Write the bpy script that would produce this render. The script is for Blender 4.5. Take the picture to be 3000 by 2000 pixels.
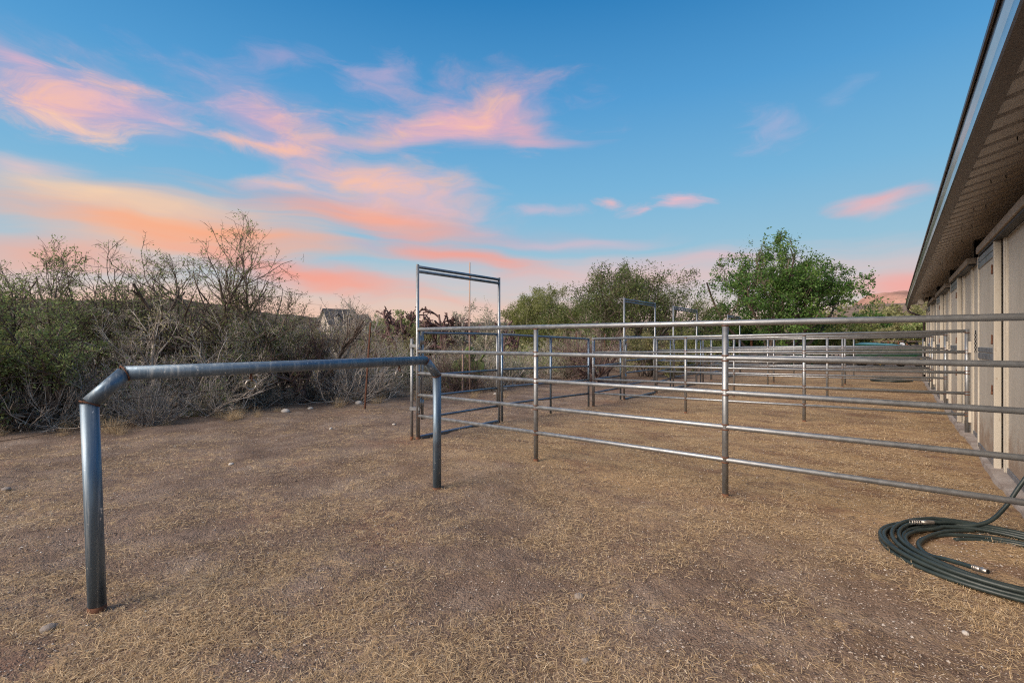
import bpy, math, random
import numpy as np
R = math.radians
sc = bpy.context.scene
for o in list(bpy.data.objects): bpy.data.objects.remove(o)

# ------------------------------------------------------------------ camera
CAMH = 1.36
YAW = R(38.1)
CA, SA = math.cos(YAW), math.sin(YAW)
cam_d = bpy.data.cameras.new('camera')
cam = bpy.data.objects.new('camera', cam_d); sc.collection.objects.link(cam)
cam.location = (0, 0, CAMH); cam.rotation_euler = (R(90), 0, YAW)
cam_d.sensor_width = 36; cam_d.lens = 36*1425/3000
cam_d.clip_start = 0.05; cam_d.clip_end = 6000
sc.camera = cam

def lin(r, g, b):
    f = lambda c: (c/255/12.92) if c/255 <= 0.04045 else ((c/255+0.055)/1.055)**2.4
    return (f(r), f(g), f(b), 1)

# ------------------------------------------------------------------ world: dusk sky with lit clouds, laid out by azimuth and elevation
w = bpy.data.worlds.new('World'); sc.world = w; w.use_nodes = True
wt = w.node_tree; wt.nodes.clear()
def wn(t, **k):
    n = wt.nodes.new(t)
    for a, v in k.items(): setattr(n, a, v)
    return n
def wl(a, b): wt.links.new(a, b)
def wmath(op, a, b=None, c=None, clamp=False):
    n = wn('ShaderNodeMath', operation=op, use_clamp=clamp)
    for i, x in enumerate((a, b, c)):
        if x is None: continue
        if isinstance(x, (int, float)): n.inputs[i].default_value = x
        else: wl(x, n.inputs[i])
    return n.outputs[0]
tc = wn('ShaderNodeTexCoord')
rot = wn('ShaderNodeVectorRotate', rotation_type='Z_AXIS'); wl(tc.outputs['Generated'], rot.inputs[0]); rot.inputs['Angle'].default_value = -YAW
sep = wn('ShaderNodeSeparateXYZ'); wl(rot.outputs[0], sep.inputs[0])
az = wmath('ARCTAN2', sep.outputs[0], sep.outputs[1])
el = wmath('ARCSINE', wmath('MAXIMUM', sep.outputs[2], -0.99))
comb = wn('ShaderNodeCombineXYZ'); wl(az, comb.inputs[0]); wl(el, comb.inputs[1])
q = comb.outputs[0]
def noise(vec, scale, detail, rough=0.55, stretch=(1, 1, 1), rotz=0, dist=0.0):
    m = wn('ShaderNodeMapping'); wl(vec, m.inputs[0]); m.inputs['Scale'].default_value = stretch; m.inputs['Rotation'].default_value = (0, 0, rotz)
    n = wn('ShaderNodeTexNoise'); wl(m.outputs[0], n.inputs['Vector'])
    n.inputs['Scale'].default_value = scale; n.inputs['Detail'].default_value = detail; n.inputs['Roughness'].default_value = rough
    n.inputs['Distortion'].default_value = dist
    return n
nw = noise(q, 3.2, 3, 0.5, (1, 2.2, 1))
sub = wn('ShaderNodeVectorMath', operation='SUBTRACT'); wl(nw.outputs['Color'], sub.inputs[0]); sub.inputs[1].default_value = (.5, .5, .5)
mul = wn('ShaderNodeVectorMath', operation='MULTIPLY'); wl(sub.outputs[0], mul.inputs[0]); mul.inputs[1].default_value = (.30, .10, 0)
add = wn('ShaderNodeVectorMath', operation='ADD'); wl(q, add.inputs[0]); wl(mul.outputs[0], add.inputs[1])
qw = add.outputs[0]
nA = noise(qw, 5.0, 9, 0.64, (1.0, 3.8, 1), R(6), 0.35).outputs[0]      # fine curls
nB = noise(qw, 3.0, 8, 0.60, (0.7, 8.0, 1), R(4), 0.15).outputs[0]       # long low streaks
nC = noise(qw, 11.0, 9, 0.70, (1.0, 2.8, 1), R(-12), 0.5).outputs[0]    # puffy detail
ramp = wn('ShaderNodeValToRGB'); wl(wmath('DIVIDE', el, R(60), clamp=True), ramp.inputs[0])
cr = ramp.color_ramp
stops = [(0.0, (236, 196, 172)), (3.0, (222, 198, 188)), (6.0, (190, 202, 208)), (10.0, (152, 194, 216)), (17.0, (120, 180, 218)),
         (26.0, (84, 156, 210)), (36.0, (44, 124, 186)), (60.0, (60, 120, 175))]
while len(cr.elements) < len(stops): cr.elements.new(0.5)
for e, (d, c) in zip(cr.elements, stops): e.position = d/60; e.color = lin(*c)
col = ramp.outputs[0]
def mixc(a, b, fac):
    m = wn('ShaderNodeMix', data_type='RGBA')
    wl(fac, m.inputs[0]); wl(a, m.inputs[6])
    if isinstance(b, tuple): m.inputs[7].default_value = b
    else: wl(b, m.inputs[7])
    return m.outputs[2]
def smooth(x, a, b):
    m = wn('ShaderNodeMapRange', interpolation_type='SMOOTHSTEP'); wl(x, m.inputs[0]); m.inputs[1].default_value = a; m.inputs[2].default_value = b
    return m.outputs[0]
def px(u, v):
    a = (u-1176)/1117.2; b = (784-v)/1117.2
    return math.atan(a), math.atan(b/math.sqrt(1+a*a)), a
def blob(u, v, ru, rv, tilt, nz, k, e0, e1, wgt, c0, c1=None, vec=None):
    """an elliptical cloud bank (bearing and height in degrees worked out from its place in the view), broken up by noise"""
    global col
    A_, E_, a = px(u, v)
    m = wn('ShaderNodeMapping', vector_type='TEXTURE'); wl(vec or qw, m.inputs[0])
    m.inputs['Location'].default_value = (A_, E_, 0); m.inputs['Rotation'].default_value = (0, 0, R(tilt))
    m.inputs['Scale'].default_value = (ru/1117.2/(1+a*a), rv/1117.2/math.sqrt(1+a*a), 1)
    ln = wn('ShaderNodeVectorMath', operation='LENGTH'); wl(m.outputs[0], ln.inputs[0])
    val = wmath('ADD', wmath('SUBTRACT', 1.0, ln.outputs['Value']), wmath('MULTIPLY', wmath('SUBTRACT', nz, 0.5), k))
    fac = wmath('MULTIPLY', smooth(val, e0, e1), wgt)
    cc = c0
    if c1 is not None:                                        # colour shifts with the cloud's own thickness
        cc = mixc_const(c0, c1, smooth(wmath('ADD', nC, wmath('MULTIPLY', nA, 0.5)), 0.62, 0.95))
    col = mixc(col, cc, fac)
def mixc_const(a, b, fac):
    m = wn('ShaderNodeMix', data_type='RGBA'); wl(fac, m.inputs[0]); m.inputs[6].default_value = a; m.inputs[7].default_value = b
    return m.outputs[2]
LAV, PINK, PEACH, ORNG, CORAL, CREAM = lin(196, 172, 204), lin(240, 178, 186), lin(252, 194, 166), lin(252, 170, 130), lin(250, 160, 138), lin(253, 212, 172)
# hazy peach along the horizon
blob(400, 700, 1700, 85, 0, nB, 0.95, -0.04, 1.10, 0.77, lin(250, 200, 172))
blob(1500, 640, 1000, 80, 0, nB, 1.33, 0.01, 1.30, 0.67, lin(246, 190, 180))
blob(2130, 645, 360, 46, 2, nB, 0.76, -0.04, 0.90, 0.86, lin(246, 168, 158))
blob(1650, 600, 420, 26, 1, nB, 1.33, 0.06, 1.30, 0.53, lin(244, 188, 186))
# the orange bank above the brush
blob(390, 525, 540, 112, 3, nB, 0.95, -0.06, 1.05, 0.86, lin(253, 190, 150))
blob(60, 590, 420, 50, 2, nB, 0.95, -0.06, 1.10, 0.72, lin(250, 170, 138))
blob(330, 470, 340, 50, 0, nA, 1.14, -0.02, 1.20, 0.82, CREAM)
blob(150, 405, 240, 44, 8, nA, 1.42, 0.01, 1.20, 0.67, lin(240, 200, 192))
blob(520, 550, 560, 40, -1, nB, 1.14, -0.04, 1.10, 0.82, ORNG)
blob(860, 500, 380, 56, -6, nB, 1.14, -0.09, 1.05, 0.88, lin(252, 168, 138))
blob(1040, 590, 340, 40, -9, nB, 1.14, -0.06, 1.10, 0.82, CORAL)
blob(760, 640, 400, 34, -9, nB, 1.04, -0.04, 1.00, 0.82, lin(252, 160, 136))
blob(1180, 545, 330, 46, -6, nB, 1.14, 0.01, 1.20, 0.58, lin(196, 176, 194))
blob(800, 575, 150, 18, -5, nB, 0.95, 0.06, 1.20, 0.72, lin(190, 180, 198))
# middle bank
blob(880, 435, 290, 84, -8, nA, 1.61, -0.09, 1.15, 0.84, lin(238, 192, 194), PEACH)
blob(860, 410, 160, 40, -10, nC, 1.90, 0.06, 1.30, 0.77, lin(248, 192, 178), PEACH)
blob(630, 415, 170, 28, 4, nA, 1.42, 0.01, 1.20, 0.72, lin(236, 194, 198), PEACH)
blob(1020, 480, 240, 46, -8, nA, 1.52, 0.01, 1.30, 0.53, lin(232, 186, 190))
# upper pink clouds
blob(200, 215, 350, 104, -5, nA, 1.52, -0.10, 1.05, 0.84, LAV, lin(240, 188, 194))
blob(130, 228, 260, 74, -10, nC, 1.90, 0.04, 1.35, 0.82, lin(246, 188, 190), PEACH)
blob(250, 160, 170, 34, -4, nC, 2.09, 0.06, 1.30, 0.77, lin(244, 190, 190), PEACH)
blob(180, 272, 190, 34, -10, nC, 2.09, 0.06, 1.30, 0.82, lin(250, 202, 184), CREAM)
blob(620, 272, 280, 100, -14, nA, 1.61, -0.08, 1.20, 0.77, LAV, lin(232, 184, 200))
blob(690, 288, 200, 56, -24, nC, 1.90, 0.08, 1.40, 0.69, PINK, PEACH)
blob(530, 322, 130, 22, 0, nC, 1.71, 0.01, 1.20, 0.77, lin(246, 194, 188), PEACH)
blob(690, 345, 130, 18, 6, nC, 1.71, 0.01, 1.20, 0.72, lin(246, 188, 180), PEACH)
blob(1070, 268, 310, 88, 4, nA, 1.61, -0.04, 1.10, 0.82, lin(236, 178, 192), lin(250, 188, 182))
blob(1080, 248, 210, 50, 16, nC, 1.90, 0.06, 1.35, 0.72, lin(250, 186, 176), PEACH)
blob(900, 318, 240, 30, 8, nB, 1.61, 0.01, 1.20, 0.67, lin(238, 184, 194), PEACH)
blob(1210, 295, 180, 52, -8, nB, 1.90, 0.01, 1.20, 0.67, lin(242, 178, 184))
# wisps
blob(860, 165, 120, 56, 20, nC, 1.80, 0.06, 1.40, 0.58, lin(206, 178, 206))
blob(670, 132, 150, 34, 8, nC, 1.71, 0.06, 1.40, 0.48, lin(196, 172, 206))
blob(20, 108, 80, 28, 2, nC, 1.52, 0.01, 1.30, 0.72, lin(226, 180, 198))
blob(1780, 270, 100, 66, -25, nC, 2.09, 0.11, 1.50, 0.48, lin(196, 184, 214))
blob(1950, 215, 90, 30, 20, nC, 1.90, 0.16, 1.50, 0.34, lin(186, 188, 216))
blob(1545, 458, 70, 26, 6, nC, 2.09, 0.01, 1.20, 0.86, lin(240, 188, 196))
blob(1450, 478, 60, 16, 10, nC, 2.09, 0.06, 1.20, 0.72, lin(234, 188, 198))
blob(1375, 465, 44, 16, -8, nC, 1.90, 0.06, 1.20, 0.77, lin(240, 188, 190))
blob(2075, 455, 150, 46, -3, nA, 1.61, 0.01, 1.15, 0.72, lin(240, 188, 188), lin(246, 176, 172))
blob(1240, 485, 110, 18, 2, nC, 1.90, 0.06, 1.20, 0.48, lin(226, 188, 200))
blob(1330, 560, 260, 26, -3, nB, 1.52, 0.06, 1.30, 0.48, lin(226, 190, 200))
# unseen pale cloud deck overhead and behind the camera, added to light the ground
fr = wmath('ABSOLUTE', az)
wside = smooth(wmath('MULTIPLY', az, -1.0), R(58), R(100))                  # west and south-west, where the sun went down
hi = wmath('MULTIPLY', wmath('ADD', wside, wmath('MULTIPLY', smooth(el, R(46), R(68)), 0.7), clamp=True), smooth(nA, 0.28, 0.60))
col = mixc(col, (1.15, 1.02, 0.94, 1), wmath('MULTIPLY', hi, 0.75))
rear = wmath('MULTIPLY', smooth(fr, R(60), R(85)), wmath('SUBTRACT', 1.0, smooth(el, R(3), R(20))))
col = mixc(col, (1.15, 1.05, 0.97, 1), wmath('MULTIPLY', rear, 0.85))         # pale band all round the horizon behind the camera
bg = wn('ShaderNodeBackground'); wl(col, bg.inputs[0]); bg.inputs[1].default_value = 1.0
wout = wn('ShaderNodeOutputWorld'); wl(bg.outputs[0], wout.inputs[0])

# ------------------------------------------------------------------ sun: after-glow, broad and warm, low behind the camera's left shoulder
sun_d = bpy.data.lights.new('sun', 'SUN'); sun_d.energy = 5.0; sun_d.angle = R(42); sun_d.color = (1.0, 0.86, 0.72)
sun = bpy.data.objects.new('sun', sun_d); sc.collection.objects.link(sun)
sun.rotation_euler = (R(59), 0, R(-22))
sc.view_settings.view_transform = 'Standard'; sc.view_settings.look = 'None'
sc.cycles.use_denoising = False; sc.cycles.pixel_filter_type = 'BLACKMAN_HARRIS'; sc.cycles.filter_width = 1.15; sc.cycles.max_bounces = 6; sc.cycles.transparent_max_bounces = 4
sc.view_settings.exposure = 0.0; sc.view_settings.gamma = 1.0

# ------------------------------------------------------------------ helpers
ORG = {}
V = lambda *a: np.array(a, float)
rnd = random.Random(7)
def at(u, Z):
    """ground point from a bearing (pixel column of the 2352-wide view) and a depth in metres"""
    X = (u-1176)/1117.2*Z
    return X*CA - Z*SA, X*SA + Z*CA
def hgt(v, Z): return CAMH + (784-v)/1117.2*Z
def sstep(x, a, b):
    t = np.clip((np.asarray(x, float)-a)/(b-a), 0, 1); return t*t*(3-2*t)
def gz(x, y):
    x = np.asarray(x, float); y = np.asarray(y, float)
    z = -0.085*sstep(-x, 1.0, 5.0)*sstep(y, 5.5, 9.5)*(1-sstep(-x, 7, 12))
    z = z + np.clip(-x-12, 0, 130)*0.012
    z = z + np.clip(y-44, 0, 70)*0.12*sstep(x, -25, -5)
    z = z + 0.018*np.sin(x*1.9+0.7*np.sin(y*1.3))*np.sin(y*1.6+0.5*x) + 0.010*np.sin(x*4.3+y*3.1+1.0)*np.sin(y*5.1-x*2.2)
    z = z + 0.0065*np.sin(15*x+3*np.sin(5*y))*np.sin(17*y+2.5*np.sin(6*x))*sstep(np.sin(1.7*x+2*np.sin(1.1*y))*np.sin(1.9*y), -.3, .5)
    return z
def tag(o, label=None, cat=None, group=None, kind=None):
    if label: o['label'] = label
    if cat: o['category'] = cat
    if group: o['group'] = group
    if kind: o['kind'] = kind
    return o
def empty(name, loc, label, cat, group=None):
    o = bpy.data.objects.new(name, None); sc.collection.objects.link(o)
    o.location = loc; o.empty_display_size = 0.1; ORG[o.name] = V(*loc)
    return tag(o, label, cat, group)
def link(name, me, mats, parent=None):
    o = bpy.data.objects.new(name, me); sc.collection.objects.link(o)
    for m in (mats if isinstance(mats, (list, tuple)) else [mats]): me.materials.append(m)
    if parent is not None: o.parent = parent; ORG[o.name] = ORG[parent.name]
    return o
def np_mesh(name, verts, faces, mats, parent=None, smooth=False, tint=None, mi=None):
    """verts Nx3 (world), faces list of int arrays (each MxK)"""
    verts = np.asarray(verts, float)
    if parent is not None: verts = verts - ORG[parent.name]
    me = bpy.data.meshes.new(name)
    faces = [f for f in faces if len(f)]
    tot = sum(f.size for f in faces); nf = sum(len(f) for f in faces)
    me.vertices.add(len(verts)); me.vertices.foreach_set('co', verts.astype(np.float32).ravel())
    me.loops.add(tot); me.polygons.add(nf)
    me.loops.foreach_set('vertex_index', np.concatenate([f.ravel() for f in faces]).astype(np.int32))
    ls = np.concatenate([np.full(len(f), f.shape[1]) for f in faces]); st = np.concatenate([[0], np.cumsum(ls)[:-1]])
    me.polygons.foreach_set('loop_start', st.astype(np.int32))
    if mi is not None: me.polygons.foreach_set('material_index', np.asarray(mi, np.int32))
    me.polygons.foreach_set('use_smooth', np.full(nf, smooth, bool))
    me.update(calc_edges=True)
    if tint is not None:
        a = me.attributes.new('tint', 'FLOAT', 'POINT'); a.data.foreach_set('value', np.asarray(tint, np.float32))
    me.validate()
    return link(name, me, mats, parent)

class MB:
    def __init__(s): s.v = []; s.f = []; s.m = []; s.s = []
    def add(s, vs, fs, m=0, sm=False):
        b = len(s.v); s.v += [tuple(map(float, p)) for p in vs]
        for f in fs: s.f.append([i+b for i in f]); s.m.append(m); s.s.append(sm)
        return s
    def box(s, x0, x1, y0, y1, z0, z1, m=0):
        vs = [(x, y, z) for x in (x0, x1) for y in (y0, y1) for z in (z0, z1)]
        return s.add(vs, [(0, 1, 3, 2), (4, 6, 7, 5), (0, 4, 5, 1), (2, 3, 7, 6), (0, 2, 6, 4), (1, 5, 7, 3)], m)
    def obox(s, c, ax, ay, az_, m=0):
        c, ax, ay, az_ = map(lambda t: np.array(t, float), (c, ax, ay, az_))
        vs = [c+i*ax+j*ay+k*az_ for i in (-1, 1) for j in (-1, 1) for k in (-1, 1)]
        return s.add(vs, [(0, 1, 3, 2), (4, 6, 7, 5), (0, 4, 5, 1), (2, 3, 7, 6), (0, 2, 6, 4), (1, 5, 7, 3)], m)
    def path(s, pts, rad, n=14, m=0, cap=True, closed=False, mitre=True):
        pts = [np.array(p, float) for p in pts]; k = len(pts)
        rs = rad if isinstance(rad, (list, tuple, np.ndarray)) else [rad]*k
        tang = []
        for i in range(k):
            if closed: t = pts[(i+1) % k]-pts[i-1]
            else: t = pts[min(i+1, k-1)]-pts[max(i-1, 0)]
            if mitre and 0 < i < k-1 and not closed:
                a = pts[i]-pts[i-1]; b = pts[i+1]-pts[i]; t = a/np.linalg.norm(a)+b/np.linalg.norm(b)
            tang.append(t/(np.linalg.norm(t)+1e-12))
        ref = V(0, 0, 1) if abs(tang[0][2]) < 0.9 else V(1, 0, 0)
        nn = np.cross(tang[0], ref); nn /= np.linalg.norm(nn)
        rings = []
        for i in range(k):
            t = tang[i]; nn = nn-t*np.dot(nn, t); nn /= np.linalg.norm(nn); bb = np.cross(t, nn)
            sc_ = 1.0
            ring = []
            for j in range(n):
                a = 2*math.pi*j/n
                off = math.cos(a)*nn+math.sin(a)*bb
                ring.append(pts[i]+off*rs[i]*sc_)
            rings.append(ring)
        vs = [p for r_ in rings for p in r_]; fs = []
        for i in range(k if closed else k-1):
            for j in range(n):
                a, b = i*n+j, i*n+(j+1) % n; c = ((i+1) % k)*n
                fs.append((a, b, c+(j+1) % n, c+j))
        s.add(vs, fs, m, True)
        if cap and not closed:
            b = len(s.v)-k*n
            s.f.append([b+j for j in range(n)][::-1]); s.m.append(m); s.s.append(False)
            s.f.append([b+(k-1)*n+j for j in range(n)]); s.m.append(m); s.s.append(False)
        return s
    def tube(s, a, b, r, n=14, m=0): return s.path([a, b], r, n, m)
    def torus(s, c, axis, R_, r, n=20, k=8, m=0):
        axis = V(*axis)/np.linalg.norm(axis); ref = V(0, 0, 1) if abs(axis[2]) < .9 else V(1, 0, 0)
        e1 = np.cross(axis, ref); e1 /= np.linalg.norm(e1); e2 = np.cross(axis, e1)
        return s.path([np.array(c)+R_*(math.cos(t)*e1+math.sin(t)*e2) for t in np.linspace(0, 2*math.pi, n, endpoint=False)], r, k, m, closed=True)
    def ellipsoid(s, c, rx, ry, rz, rotm=None, nu=12, nv=8, m=0, jit=0, rg=None):
        vs = []; fs = []
        for i in range(nv+1):
            for j in range(nu):
                th = math.pi*i/nv; ph = 2*math.pi*j/nu
                p = V(math.sin(th)*math.cos(ph), math.sin(th)*math.sin(ph), math.cos(th))
                if jit and rg and 0 < i < nv: p = p*(1+rg.uniform(-jit, jit))
                p = p*V(rx, ry, rz)
                if rotm is not None: p = rotm @ p
                vs.append(p+np.array(c))
        for i in range(nv):
            for j in range(nu): fs.append((i*nu+j, (i+1)*nu+j, (i+1)*nu+(j+1) % nu, i*nu+(j+1) % nu))
        return s.add(vs, fs, m, True)
    def build(s, name, mats, parent=None, bevel=0):
        org = ORG[parent.name] if parent is not None else V(0, 0, 0)
        me = bpy.data.meshes.new(name)
        me.from_pydata([tuple(np.array(p)-org) for p in s.v], [], s.f)
        for p, m, sm in zip(me.polygons, s.m, s.s): p.material_index = m; p.use_smooth = sm
        me.validate(); me.update()
        o = link(name, me, mats, parent)
        if bevel:
            b = o.modifiers.new('bevel', 'BEVEL'); b.width = bevel; b.segments = 2; b.limit_method = 'ANGLE'
        return o
    def solo(s, name, mats, loc, label, cat, group=None, kind=None):
        """a top-level thing that is one mesh, origin at its base"""
        s.v = [tuple(np.array(p)-np.array(loc)) for p in s.v]
        o = s.build(name, mats); o.location = loc; ORG[o.name] = V(*loc)
        return tag(o, label, cat, group, kind)

# ------------------------------------------------------------------ materials
MATS = {}
class Mat:
    def __init__(s, name, rough=0.6, metal=0.0, spec=0.4):
        s.m = bpy.data.materials.new(name); s.m.use_nodes = True; s.t = s.m.node_tree
        s.b = s.t.nodes['Principled BSDF']; s.b.inputs['Roughness'].default_value = rough; s.b.inputs['Metallic'].default_value = metal
        s.b.inputs['Specular IOR Level'].default_value = spec
        s.tc = s.t.nodes.new('ShaderNodeTexCoord')
    def n(s, t, **k):
        n = s.t.nodes.new(t)
        for a, v in k.items(): setattr(n, a, v)
        return n
    def l(s, a, b): s.t.links.new(a, b)
    def noise(s, scale, detail=4, rough=0.55, stretch=(1, 1, 1), dist=0, src=None):
        mp = s.n('ShaderNodeMapping'); s.l(src or s.tc.outputs['Object'], mp.inputs[0]); mp.inputs['Scale'].default_value = stretch
        n = s.n('ShaderNodeTexNoise'); s.l(mp.outputs[0], n.inputs['Vector'])
        n.inputs['Scale'].default_value = scale; n.inputs['Detail'].default_value = detail; n.inputs['Roughness'].default_value = rough; n.inputs['Distortion'].default_value = dist
        return n.outputs[0]
    def voro(s, scale, feature='F1', out='Color', stretch=(1, 1, 1)):
        mp = s.n('ShaderNodeMapping'); s.l(s.tc.outputs['Object'], mp.inputs[0]); mp.inputs['Scale'].default_value = stretch
        n = s.n('ShaderNodeTexVoronoi', feature=feature); s.l(mp.outputs[0], n.inputs['Vector']); n.inputs['Scale'].default_value = scale
        return n.outputs[out]
    def ramp(s, x, stops):
        r = s.n('ShaderNodeValToRGB'); s.l(x, r.inputs[0]); e = r.color_ramp.elements
        while len(e) < len(stops): e.new(0.5)
        for a, (p, c) in zip(e, stops): a.position = p; a.color = c if len(c) == 4 else (*c, 1)
        return r.outputs[0]
    def mix(s, a, b, fac, blend='MIX'):
        m = s.n('ShaderNodeMix', data_type='RGBA', blend_type=blend)
        for x, i in ((fac, 0), (a, 6), (b, 7)):
            if isinstance(x, (int, float)): m.inputs[i].default_value = x
            elif isinstance(x, tuple): m.inputs[i].default_value = x if len(x) == 4 else (*x, 1)
            else: s.l(x, m.inputs[i])
        return m.outputs[2]
    def math(s, op, a, b=0.0, clamp=False):
        m = s.n('ShaderNodeMath', operation=op, use_clamp=clamp)
        for i, x in enumerate((a, b)):
            if isinstance(x, (int, float)): m.inputs[i].default_value = x
            else: s.l(x, m.inputs[i])
        return m.outputs[0]
    def mr(s, x, a, b, c=0.0, d=1.0):
        m = s.n('ShaderNodeMapRange', interpolation_type='SMOOTHSTEP'); s.l(x, m.inputs[0])
        for i, v in enumerate((a, b, c, d)): m.inputs[i+1].default_value = v
        return m.outputs[0]
    def attr(s, name='tint'):
        a = s.n('ShaderNodeAttribute'); a.attribute_name = name; return a.outputs['Fac']
    def color(s, x):
        if isinstance(x, tuple): s.b.inputs['Base Color'].default_value = x if len(x) == 4 else (*x, 1)
        else: s.l(x, s.b.inputs['Base Color'])
        return s
    def rough(s, x): s.l(x, s.b.inputs['Roughness']); return s
    def bump(s, h, strength=0.3, dist=0.01):
        b = s.n('ShaderNodeBump'); s.l(h, b.inputs['Height']); b.inputs['Strength'].default_value = strength; b.inputs['Distance'].default_value = dist
        s.l(b.outputs[0], s.b.inputs['Normal']); return s

def mk(name, c0, c1, scale=8, rough=0.6, metal=0, bump=0.15, stretch=(1, 1, 1), spec=0.4, bd=0.01):
    m = Mat(name, rough, metal, spec); x = m.noise(scale, 6, 0.6, stretch)
    m.color(m.ramp(x, [(0.3, c0), (0.7, c1)]))
    if bump: m.bump(m.noise(scale*6, 4, 0.6, stretch), bump, bd)
    return m.m
# galvanised pipe
g = Mat('galvanised_pipe', 0.36, 0.85)
a = g.noise(9, 6, 0.65); b_ = g.noise(60, 3, 0.6)
c = g.ramp(a, [(0.25, (0.24, 0.25, 0.265)), (0.6, (0.34, 0.35, 0.36)), (0.85, (0.43, 0.43, 0.43))])
c = g.mix(c, (0.56, 0.56, 0.55), g.math('MULTIPLY', g.mr(b_, 0.66, 0.74), 0.5))
c = g.mix(c, (0.20, 0.13, 0.09), g.math('MULTIPLY', g.mr(g.noise(14, 5, 0.7), 0.68, 0.80), 0.35))
g.color(c); g.rough(g.mr(g.noise(22, 4), 0.3, 0.75, 0.42, 0.60)); g.bump(g.noise(120, 3), 0.08, 0.003)
GALV = g.m
g = Mat('sky_tinted_pipe', 0.34, 0.85)  # darker copy of the galvanised pipe, blue sky reflection put into its colour
a = g.noise(9, 6, 0.65)
g.color(g.ramp(a, [(0.25, (0.11, 0.145, 0.19)), (0.7, (0.20, 0.245, 0.30))])); g.rough(g.mr(g.noise(22, 4), 0.3, 0.75, 0.24, 0.46)); g.bump(g.noise(120, 3), 0.08, 0.003)
GATEM = g.m
g = Mat('weathered_steel_pipe', 0.40, 0.6)
a = g.noise(7, 6, 0.7, (1, 1, 0.12)); b_ = g.noise(45, 4, 0.7, (1, 1, 0.05))
c = g.ramp(a, [(0.2, (0.07, 0.105, 0.145)), (0.5, (0.13, 0.18, 0.235)), (0.8, (0.24, 0.285, 0.33))])
c = g.mix(c, (0.36, 0.39, 0.41), g.math('MULTIPLY', g.mr(b_, 0.50, 0.72), 0.75))
c = g.mix(c, (0.17, 0.085, 0.045), g.math('MULTIPLY', g.mr(g.noise(11, 6, 0.75), 0.63, 0.74), 0.6))
c = g.mix(c, (0.72, 0.72, 0.70), g.math('MULTIPLY', g.mr(g.noise(30, 2, 0.5), 0.70, 0.74), 0.8))
c = g.mix(c, (0.06, 0.06, 0.07), g.math('MULTIPLY', g.mr(g.noise(3.2, 4, 0.6), 0.56, 0.74), 0.6))
g.color(c); g.rough(g.mr(b_, 0.3, 0.7, 0.32, 0.55)); g.bump(g.noise(90, 4, 0.6, (1, 1, 0.15)), 0.12, 0.003)
HITCH = g.m
RUST = mk('rust', (0.085, 0.03, 0.016), (0.19, 0.085, 0.045), 40, 0.85, 0, 0.4)
RUSTD = mk('dark_rusty_steel', (0.055, 0.022, 0.014), (0.12, 0.05, 0.03), 30, 0.8, 0.2, 0.3)
# barn
g = Mat('tan_sheet_panel', 0.62, 0, 0.35)
c = g.ramp(g.noise(2.2, 6, 0.65, (1, 1, 0.35)), [(0.3, (0.38, 0.34, 0.28)), (0.7, (0.50, 0.455, 0.385))])
c = g.mix(c, (0.31, 0.27, 0.21), g.math('MULTIPLY', g.mr(g.noise(26, 5, 0.7, (1, 1, 0.5)), 0.52, 0.75), 0.6))
c = g.mix(c, (0.24, 0.15, 0.09), g.math('MULTIPLY', g.mr(g.noise(5, 6, 0.75, (1, 1, 0.2)), 0.60, 0.80), 0.5))
sz = g.n('ShaderNodeSeparateXYZ'); g.l(g.tc.outputs['Object'], sz.inputs[0])
splash = g.mr(g.math('ADD', sz.outputs[2], g.math('MULTIPLY', g.noise(5, 6, 0.75), -1.1)), 0.05, -0.42)
c = g.mix(c, (0.24, 0.155, 0.10), g.math('MULTIPLY', splash, 0.75))                       # dust splashed up the foot of the wall
g.color(c); g.bump(g.noise(160, 3, 0.6), 0.12, 0.003); PANEL = g.m
g = Mat('cream_painted_steel', 0.5, 0.1, 0.4)
c = g.ramp(g.noise(6, 6, 0.7, (1, 1, 0.15)), [(0.3, (0.42, 0.37, 0.30)), (0.65, (0.56, 0.51, 0.43))])
c = g.mix(c, (0.22, 0.13, 0.08), g.math('MULTIPLY', g.mr(g.noise(40, 5, 0.75, (1, 1, 0.4)), 0.62, 0.72), 0.7))
g.color(c); g.bump(g.noise(90, 3), 0.08, 0.003); CREAMP = g.m
CHAN = mk('blue_grey_steel_channel', (0.16, 0.18, 0.21), (0.32, 0.34, 0.37), 9, 0.4, 0.7, 0.08, (1, 1, .3))
BEAM = mk('taupe_track_cover', (0.23, 0.195, 0.16), (0.34, 0.29, 0.24), 7, 0.6, 0, 0.1)
SOFF = mk('grey_ribbed_roof_sheet', (0.44, 0.41, 0.385), (0.56, 0.525, 0.495), 12, 0.45, 0.1, 0.12)
ROOFT = mk('brown_roof_top_sheet', (0.10, 0.075, 0.065), (0.15, 0.115, 0.095), 4, 0.5, 0.2, 0.05)
GUT = mk('dark_brown_gutter_paint', (0.042, 0.028, 0.025), (0.075, 0.052, 0.045), 30, 0.38, 0.25, 0.12)
GUTS = mk('gutter_face_sky_sheen', (0.32, 0.36, 0.42), (0.62, 0.66, 0.70), 5, 0.22, 0.9, 0.03, (1, .2, 1))  # sky reflection on the gutter's outer face put in as a brighter colour
DARK = mk('black_steel', (0.012, 0.012, 0.013), (0.025, 0.025, 0.027), 10, 0.5, 0.3, 0.05)
CONC = mk('dusty_concrete', (0.22, 0.17, 0.14), (0.40, 0.35, 0.31), 6, 0.85, 0, 0.4)
WOODI = mk('dim_inner_wall', (0.05, 0.04, 0.03), (0.09, 0.07, 0.05), 3, 0.8, 0, 0.1)  # shade of the barn interior behind the wall gap put into this colour
HOSE = mk('dark_green_hose_rubber', (0.014, 0.022, 0.022), (0.034, 0.046, 0.044), 12, 0.42, 0, 0.1, spec=0.4)
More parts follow.
